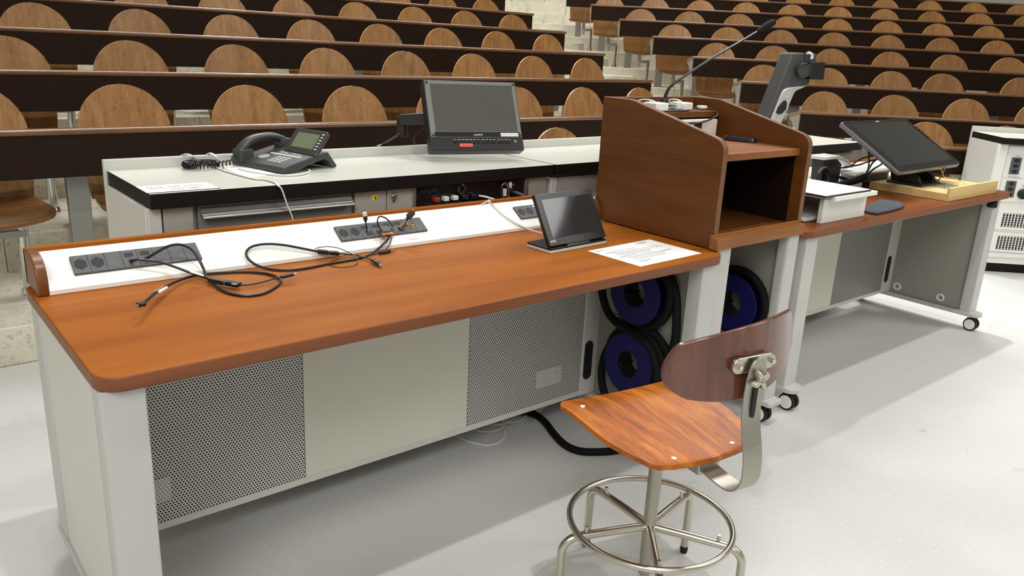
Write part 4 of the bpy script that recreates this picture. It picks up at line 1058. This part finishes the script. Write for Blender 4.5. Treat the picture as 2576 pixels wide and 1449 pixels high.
pd2 = MB().tube([at(2365, 424, z=.84), at(2370, 432, z=.80), at(2376, 446, z=.7625), at(2395, 446, z=.79), at(2415, 455, z=.7625), at(2430, 466, z=.7625), at(2400, 470, z=.7625), at(2370, 462, z=.7625)], .002, smooth=6).build('cream_cord', 'beech')
tag(pd2, 'thin cream cord looping on the beech tray under the pen display', 'cord')

# document camera behind the lectern
vi = thing('document_camera', 'grey and silver document camera with slanted arm, behind lectern right side', 'document camera', (2.9, 1.95, .725))
Sx = lambda l, y: [at(1640+a/5.152, 100+b/5.152, y=y) for a, b in l]
def poly(l, y, d):
    P = Sx(l, y); return MB().prism([(p.x, p.z) for p in P], XZ(y), XZ(y+d))
poly(((1830, 170), (1985, 170), (2000, 330), (2045, 560), (2025, 592), (1760, 628), (1700, 692), (1565, 1012), (1440, 1330), (1370, 1330)), 1.93, .06).build('arm', 'visual_grey', vi, .008, 3)
poly(((2030, 590), (1950, 632), (1880, 660), (1850, 690), (1690, 1065), (1590, 1330), (1440, 1330), (1565, 1010), (1690, 700), (1720, 650), (1770, 622)), 1.922, .05).build('arm_cover', 'visual_silver', vi, .006, 3)
poly(((1740, 780), (1755, 830), (1742, 900), (1692, 958), (1645, 966), (1612, 945), (1638, 872), (1700, 800)), 1.9195, .02).build('arm_opening', 'hole_black', vi, .002)
poly(((1752, 725), (1762, 745), (1735, 745)), 1.9205, .01).build('sticker', 'pale_yellow', vi)
poly(((1985, 170), (2140, 182), (2125, 292), (2056, 300), (2048, 520), (2045, 560), (2000, 330)), 1.925, .07).build('head', 'visual_grey', vi, .008, 3)
poly(((2060, 292), (2252, 290), (2228, 522), (2048, 515)), 1.905, .02).build('light_panel', 'black_satin', vi, .002)
L0 = Sx(((1930, 395),), 1.94)[0]; L1 = Sx(((1975, 395),), 1.895)[0]; ax = (L1-L0).normalized(); e1 = ax.cross(Vector((0, 0, 1))).normalized()
MB().lathe([(.030, 0), (.030, (L1-L0).length), (.026, (L1-L0).length+.002), (.024, (L1-L0).length-.004), (.0, (L1-L0).length-.004)], L0, (e1, Vector((0, 0, 1)), ax), 28).build('lens', 'phone_grey', vi)
MB().tube(Sx(((2015, 172), (2045, 172), (2070, 190), (2075, 220), (2062, 250)), 1.915), .006, smooth=4).build('white_clip', 'white_gloss', vi)
bx('base', 'visual_grey', vi, 2.78, 3.06, 1.86, 2.045, .7255, .765, .008)

# ------------------------------------------------------------------ white equipment cabinet far right
CA = rad(-44)
ca_ = thing('equipment_cabinet', 'white equipment cabinet with black-edged top, sockets and vents, at the far right', 'cabinet', (5.79, 2.03, 0), CA)
def cb(name, m, x0, x1, y0, y1, z0, z1, bev=.002, par=None):
    o = MB().box(x0, x1, y0, y1, z0, z1).build(name, m, None, bev); o.parent = par or ca_
    return o
o = two_tone(MB().box(.0, 1.5, -.03, .405, .860, .90), 'white_worktop', 'black_band').build('worktop', None, None, .0015); o.parent = ca_
cb('back_rim', 'grey_rim', -.004, 1.5, .405, .425, .06, .935)
cb('side_panel', 'light_grey', .0, .02, .03, .405, .06, .858)
cb('corner_post', 'white_lam', .0, .055, .0, .035, .06, .858, .004)
cb('carcass', 'white_lam', .02, 1.49, .035, .405, .06, .858)
cb('plinth', 'black_band', .05, 1.45, .04, .36, 0, .099)
fp_ = cb('socket_panel', 'white_lam', .068, .58, .022, .036, .485, .848, .001)
cb('seam', 'door_grey', .07, .578, .0212, .024, .6385, .6405, 0, fp_)
for z0, z1 in ((.666, .774), (.514, .621)):
    o = cb('outlet_strip', 'socket_grey', .101, .163, .016, .024, z0, z1, .001, fp_)
    for i in range(3):
        q = MB().prism(hexhole(.132, z0+.018+.036*i, .034, .028), XZ(.0155), XZ(.018)).build('outlet', 'hole_black', None); q.parent = o
o = MB().lathe([(.034, 0), (.034, .012), (.030, .016), (.02, .012), (.0, .012)], (.218, .023, .541), (Vector((1, 0, 0)), Vector((0, 0, 1)), Vector((0, -1, 0))), 24).build('round_outlet', 'black_satin', None); o.parent = fp_
for (t_, x, z) in (('230 V', .122, .781), ('Beamer', .20, .822), ('Licht / Steckdosen', .10, .644), ('400 V', .205, .590)):
    o = text('lettering', t_, 'ink', None, (x, .0214, z), (1, 0, 0), (0, 0, 1), .011); o.parent = fp_
for z0, z1 in ((.297, .428), (.142, .274)):
    vp = cb('vent_panel', 'white_lam', .068, .58, .022, .036, z0, z1, .001)
    m = MB()
    for i in range(22):
        x = .120+.0205*i
        if x > .55: break
        m.prism([(x+.0065, z1-.022), (x+.0195, z1-.022), (x+.0195, z0+.018), (x+.0065, z0+.018)], XZ(.0210), XZ(.0235))
    o = m.build('vent_slots', 'hole_black', None); o.parent = vp
    m = MB()
    for i in range(22):
        x = .120+.0205*i
        if x > .55: break
        for j in range(6): m.box(x+.0065, x+.0195, .0202, .0216, z0+.024+.0155*j, z0+.028+.0155*j)
    o = m.build('vent_bars', 'door_grey', None); o.parent = vp
    for x in (.088, .56):
        for z in (z0+.008, z1-.010):
            o = MB().lathe([(.004, 0), (.004, .002)], (x, .023, z), (Vector((1, 0, 0)), Vector((0, 0, 1)), Vector((0, -1, 0))), 10).build('screw', 'nickel', None); o.parent = vp
cb('lower_panel', 'white_lam', .068, .58, .026, .036, .105, .138, .001)

# ------------------------------------------------------------------ reels and hoses
def reel(c, label, xb):
    t = thing('cable_reel', label, 'cable reel', c)
    c = Vector(c)
    O = circle(0, 0, .108, 48); I = circle(0, 0, .046, 48)
    for x0, x1, nm in ((0, .005, 'flange'), (xb-.006, xb-.001, 'flange')):
        MB().ring(O, I, lambda a, b: c+Vector((x0, a, b)), lambda a, b: c+Vector((x1, a, b))).build(nm, 'reel_blue', t, .0012)
    MB().ring(circle(0, 0, .052, 40), circle(0, 0, .0455, 40), lambda a, b: c+Vector((.004, a, b)), lambda a, b: c+Vector((xb-.002, a, b))).build('drum', 'black_satin', t)
    for a in (rad(100), rad(220), rad(340)):
        MB().cyl(c+Vector((.01, .041*math.cos(a), .041*math.sin(a))), c+Vector((xb-.001, .041*math.cos(a), .041*math.sin(a))), .004).sphere(c+Vector((.012, .041*math.cos(a), .041*math.sin(a))), .005, 6).build('bolt', 'black_satin', t)
    return t
reel((1.957, 1.686, .553), 'upper blue cable reel fixed inside the right end of the near desk', .073)
reel((1.957, 1.687, .298), 'lower blue cable reel fixed inside the right end of the near desk', .073)
reel((2.462, 1.652, .445), 'blue cable reel inside the lectern base, right of the near desk leg', .072)
HX = 1.992
def hring(cy, cz, r, a0, a1, x=HX, n=26): return [(x, cy+r*math.cos(rad(a0+(a1-a0)*i/n)), cz+r*math.sin(rad(a0+(a1-a0)*i/n))) for i in range(n+1)]
hx = lambda l, x: [at(1440+a/4.954, 660+b/4.954, x=x) for a, b in l]
ho = thing('wound_hose', 'black braided hose wound in a figure of eight over the two desk reels', 'hose', (1.99, 1.69, .098))
MB().tube(hring(1.686, .553, .121, 60, -250, 1.995), .0145, smooth=2, n=12).build('turn', 'hose_black', ho)
MB().tube(hring(1.687, .298, .121, 120, 480, 1.995), .0145, smooth=2, n=12).build('turn', 'hose_black', ho)
MB().tube(hx(((560, 60), (440, 140), (385, 260), (372, 350), (390, 470), (460, 650), (600, 790), (750, 890), (900, 990), (1000, 1150), (1045, 1350), (1040, 1500), (980, 1620)), 1.966), .0142, smooth=5, n=12).build('turn', 'hose_black', ho)
MB().tube(hx(((1000, 60), (1130, 110), (1230, 200), (1290, 400), (1300, 620), (1290, 900), (1260, 1050), (1200, 1200)), 2.005), .0142, smooth=5, n=12).build('turn', 'hose_black', ho)
MB().tube(hx(((830, 880), (960, 850), (1060, 930), (1150, 1060), (1200, 1150)), 2.005), .0142, smooth=5, n=12).build('turn', 'hose_black', ho)
MB().tube(hx(((830, 890), (640, 890), (520, 980), (420, 1120), (370, 1300), (365, 1450), (390, 1600), (450, 1720)), 1.985), .0142, smooth=5, n=12).build('turn', 'hose_black', ho)
h3 = MB().tube([(2.50, 1.652+.121*math.cos(rad(a)), .445+.121*math.sin(rad(a))) for a in range(0, 360, 12)], .015, True, n=12).build('wound_hose', 'hose_black')
tag(h3, 'black braided hose wound on the reel inside the lectern base', 'hose')
fz = .0128
fh = MB().tube([at(1262, 1022, z=fz), at(1285, 1029, z=fz), at(1304, 1033.5, z=fz), at(1341, 1040, z=fz), at(1371, 1062, z=fz), at(1394, 1092, z=fz), at(1421, 1118.6, z=fz), at(1454.5, 1133.7, z=fz), at(1494.6, 1137, z=fz), at(1544.7, 1133.7, z=fz), at(1590, 1122, z=fz), at(1625, 1095, z=fz), at(1640, 1060, z=fz+.0), at(1630, 1025, z=.05), at(1612, 1000, z=.11)], .0128, smooth=6, n=14).build('floor_hose', 'hose_black')
tag(fh, 'black braided hose snaking over the floor from under the near desk to behind the stool', 'hose')
wf = thing('floor_cable', 'thin white cables lying in loops on the floor under the near desk', 'cable', (1.3, 1.85, 0))
for l in (((1140, 1093), (1165, 1106), (1195, 1115), (1225, 1120), (1250, 1115), (1266, 1103), (1270, 1088), (1264, 1075), (1266, 1060), (1270, 1045)),
          ((1180, 1076), (1205, 1085), (1235, 1086), (1262, 1078), (1268, 1066), (1262, 1052)),
          ((1215, 1064), (1240, 1070), (1265, 1068), (1285, 1060)),
          ((1250, 1050), (1275, 1063), (1300, 1062), (1318, 1052), (1330, 1035), (1338, 1020), (1345, 1010))):
    MB().tube([at(a, b, z=.0036) for a, b in l], .0032, smooth=6, n=6, flat=(.8, 1.1)).build('lead', 'cable_white', wf)

# ------------------------------------------------------------------ stool
SC_, SA = (1.411, 1.093, 0), rad(-10)
so = thing('work_stool', 'low wooden work stool with nickel swivel base and foot ring, in front of near desk', 'stool', SC_, SA)
def sadd(name, mb, m, par=None, bevel=0, seg=2, ang=35):
    o = mb.build(name, m, None, bevel, seg, ang=ang); o.parent = par or so; return o
SZ = .483
def swid(y):
    if y > -.02: return .19 + .006*(y+.02)/.19
    if y > -.15: return .19 - .038*((-.02-y)/.13)**1.5
    return .152*math.sqrt(max(0, 1-((-.15-y)/.034)**2.2))
def pan(u, v):
    x = u*2-1
    vv = v
    y = -.184 + .356*vv
    if vv < .25: y = -.184 + .356*(.25*(vv/.25)**1.7)
    w = swid(y)
    if y > .13: w *= 1-.10*((y-.13)/.042)**3
    t = (y+.184)/.356
    z = .480 + .022*t + .006*abs(x)**2.5*t - .010*(max(0, (t-.80)/.2))**1.6 - .004*(1-x*x)
    return Vector((x*w - .002, y - .010*t*t*abs(x)**4, z))
se = sadd('seat', MB().sheet(pan, 22, 30, (0, 0, -.012)), 'stool_seat_wood', None, .002, 2, 50)
for X, Y in ((-.152, .112), (.150, .112), (-.088, -.150), (.083, -.150)):
    t = (Y+.184)/.356; x = X/.17
    sadd('screw_cap', MB().lathe([(.006, -.002), (.006, .0012), (.004, .0018)], (X, Y, .480+.022*t+.006*abs(x)**2.5*t-.004*(1-x*x)), n=14), 'white_gloss', se)
# column and base
sadd('column', MB().lathe([(.0165, .195), (.0165, .46), (.0155, .472)], (0, 0, 0), n=28).lathe([(.0155, .06), (.017, .20)], (0, 0, 0), n=28), 'nickel_dull')
zt = .20
for i in range(5):
    a = rad(12.1+72*i) - SA
    d = Vector((math.cos(a), math.sin(a), 0)); P = [d*.010+Vector((0, 0, zt-.004)), d*.10+Vector((0, 0, zt-.006)), d*.185+Vector((0, 0, zt-.009))]
    for j in range(7):
        b = rad(90*j/6); P.append(d*(.190+.038*math.sin(b)) + Vector((0, 0, zt-.010-.038*(1-math.cos(b)))))
    P += [d*.229+Vector((0, 0, .10)), d*.230+Vector((0, 0, .022))]
    l = sadd('leg', MB().tube(P, .0104, n=14), 'nickel')
    sadd('glide', MB().lathe([(.0085, 0), (.0098, .003), (.0098, .012)], d*.230, n=14).lathe([(.0106, .010), (.0106, .022)], d*.230, n=14), 'rubber', l)
    sadd('weld_pin', MB().cyl(d*.168+Vector((0, 0, zt-.002)), d*.168+Vector((0, 0, zt+.016)), .004), 'nickel', l)
sadd('foot_ring', MB().tube([(.200*math.cos(2*PI*i/64), .200*math.sin(2*PI*i/64), zt+.012) for i in range(64)], .0078, True, n=14), 'nickel')
# seat bracket, height lever
sadd('seat_bracket', MB().box(-.03, .03, -.17, .06, .432, .466).box(-.10, .10, -.012, .012, .462, .478), 'nickel_dull', None, .003)
sadd('lever', MB().tube([(.012, -.03, .452), (.06, -.055, .448), (.085, -.085, .447), (.075, -.105, .455), (.055, -.115, .468)], .0055, smooth=5, n=10), 'nickel')
# back strap
path = [(-.12, .446), (-.17, .443), (-.215, .438), (-.25, .438), (-.274, .450), (-.288, .474), (-.291, .50), (-.286, .54), (-.275, .58), (-.267, .62), (-.265, .66), (-.267, .70), (-.269, .745)]
def strap(u, v):
    n = len(path)-1; t = u*n; i = min(int(t), n-1); q = t-i
    g = lambda k: Vector((0,)+path[max(0, min(n, k))])
    p0, p1, p2, p3 = g(i-1), g(i), g(i+1), g(i+2)
    p = .5*((2*p1)+(p2-p0)*q+(2*p0-5*p1+4*p2-p3)*q*q+(3*p1-p0-3*p2+p3)*q**3)
    w = .0265 if u < .90 else .0265*math.sqrt(max(.02, 1-((u-.90)/.1)**2))
    return Vector(((v-.5)*2*w, p.y, p.z))
def soff(u, v):
    e = .01; a = strap(max(0, u-e), .5); b = strap(min(1, u+e), .5); d = b-a
    return Vector((0, d.z, -d.y)).normalized()*.0042
ss = sadd('back_strap', MB().sheet(strap, 60, 4, soff), 'nickel_dull', None, .0008, 1, 50)
sadd('slot', MB().prism(capsule(0, .655, .011, .085), lambda a, b: Vector((a, -.262+(b-.655)*0, b)), lambda a, b: Vector((a, -.2700+(b-.655)*0, b))), 'hole_black', ss)
# backrest
BZ, BY = .722, -.245
cr, sr = math.cos(rad(6)), math.sin(rad(6))
def bk(u, v):
    x, y = u*2-1, v*2-1
    k = 1.1
    X = .006+.186*x*math.sqrt(1-.40*y*y if y < 0 else 1-.30*y*y)
    Z = (.083 if y > 0 else .073)*y*math.sqrt(1-(.36 if y > 0 else .45)*x*x)
    Y = 1.75*X*X + .05*Z
    return Vector((X*cr-Z*sr, BY+Y, BZ+Z*cr+X*sr))
sb = sadd('backrest', MB().sheet(bk, 28, 16, (0, .010, 0)), 'stool_back_wood', None, .002, 2, 55)
br = sadd('back_bracket', MB().prism(capsule(0, 0, .034, .118), lambda a, b: Vector((b, BY-.012, BZ+a+.006)), lambda a, b: Vector((b, BY-.002, BZ+a+.006))), 'nickel', None, .002)
for X in (-.046, .046):
    sadd('bolt', MB().cyl((X, BY-.012, BZ+.006), (X, BY-.020, BZ+.006), .006, n=6), 'steel_bright', br)
kn = MB(); P = []
for i in range(40):
    a = 2*PI*i/40; r = .0165+.0085*math.cos(4*a)
    P.append((r*math.cos(a+.5), r*math.sin(a+.5)))
kn.prism(P, lambda a, b: Vector((a, -.272, BZ-.022+b)), lambda a, b: Vector((a*.86, -.284, BZ-.022+b*.86)))
k_o = sadd('clamp_knob', kn, 'nickel', None, .003, 3)
sadd('bolt', MB().cyl((0, -.284, BZ-.022), (0, -.287, BZ-.022), .0045, n=12), 'nickel_dull', k_o)
o = text('stamp', 'giroflex', 'gold', None, (-.012, -.2935, .555), (1, 0, 0), (0, 0, 1), .007); o.parent = ss

# ------------------------------------------------------------------ light
def area(name, loc, target, power, size, col=(1, .965, .91), shape='DISK', spread=180):
    l = bpy.data.lights.new(name, 'AREA'); l.energy = power; l.size = size; l.shape = shape; l.color = col; l.spread = rad(spread)
    o = bpy.data.objects.new(name, l); COL.objects.link(o); o.location = loc
    d = Vector(target)-Vector(loc); o.rotation_euler = d.to_track_quat('-Z', 'Y').to_euler(); return o
# row of ceiling spots on the lecturer's side and another on the audience side
WARM = (1, .997, .985)
area('stage_light', (1.4, .55, 7.0), (1.4, 1.6, 0), 118, .16, WARM)
area('stage_light', (4.6, .6, 7.0), (4.4, 1.6, 0), 78, .16, WARM)
area('stage_light', (5.5, 3.3, 7.0), (4.7, 1.5, 0), 20, .16, WARM, spread=50)
area('hall_light', (2.5, 6.5, 7.8), (3, 6, 0), 265, 2.5, WARM)
area('hall_light', (8.5, 5.0, 7.8), (8.5, 5, 0), 350, 2.5, WARM)
area('hall_light', (5.5, 10.5, 8.2), (5.5, 9, 0), 440, 2.5, WARM)
area('front_fill', (-3.0, -2.2, 5.4), (.9, 1.3, 0), 50, 3, WARM, spread=90)  # front fills: added lamps to brighten desk faces and the floor under them
area('front_fill', (6.6, -2.4, 5.6), (3.6, 1.2, 0), 48, 3, WARM, spread=90)
area('front_fill', (-1.6, -4.0, 5.2), (2, 2, .3), 130, 4, WARM)
wd = bpy.data.worlds.new('world'); SC.world = wd; wd.use_nodes = True
wd.node_tree.nodes['Background'].inputs[0].default_value = (.97, .98, 1, 1)
wd.node_tree.nodes['Background'].inputs[1].default_value = .45
SC.view_settings.view_transform = 'Standard'
SC.view_settings.look = 'None'
SC.view_settings.exposure = 0
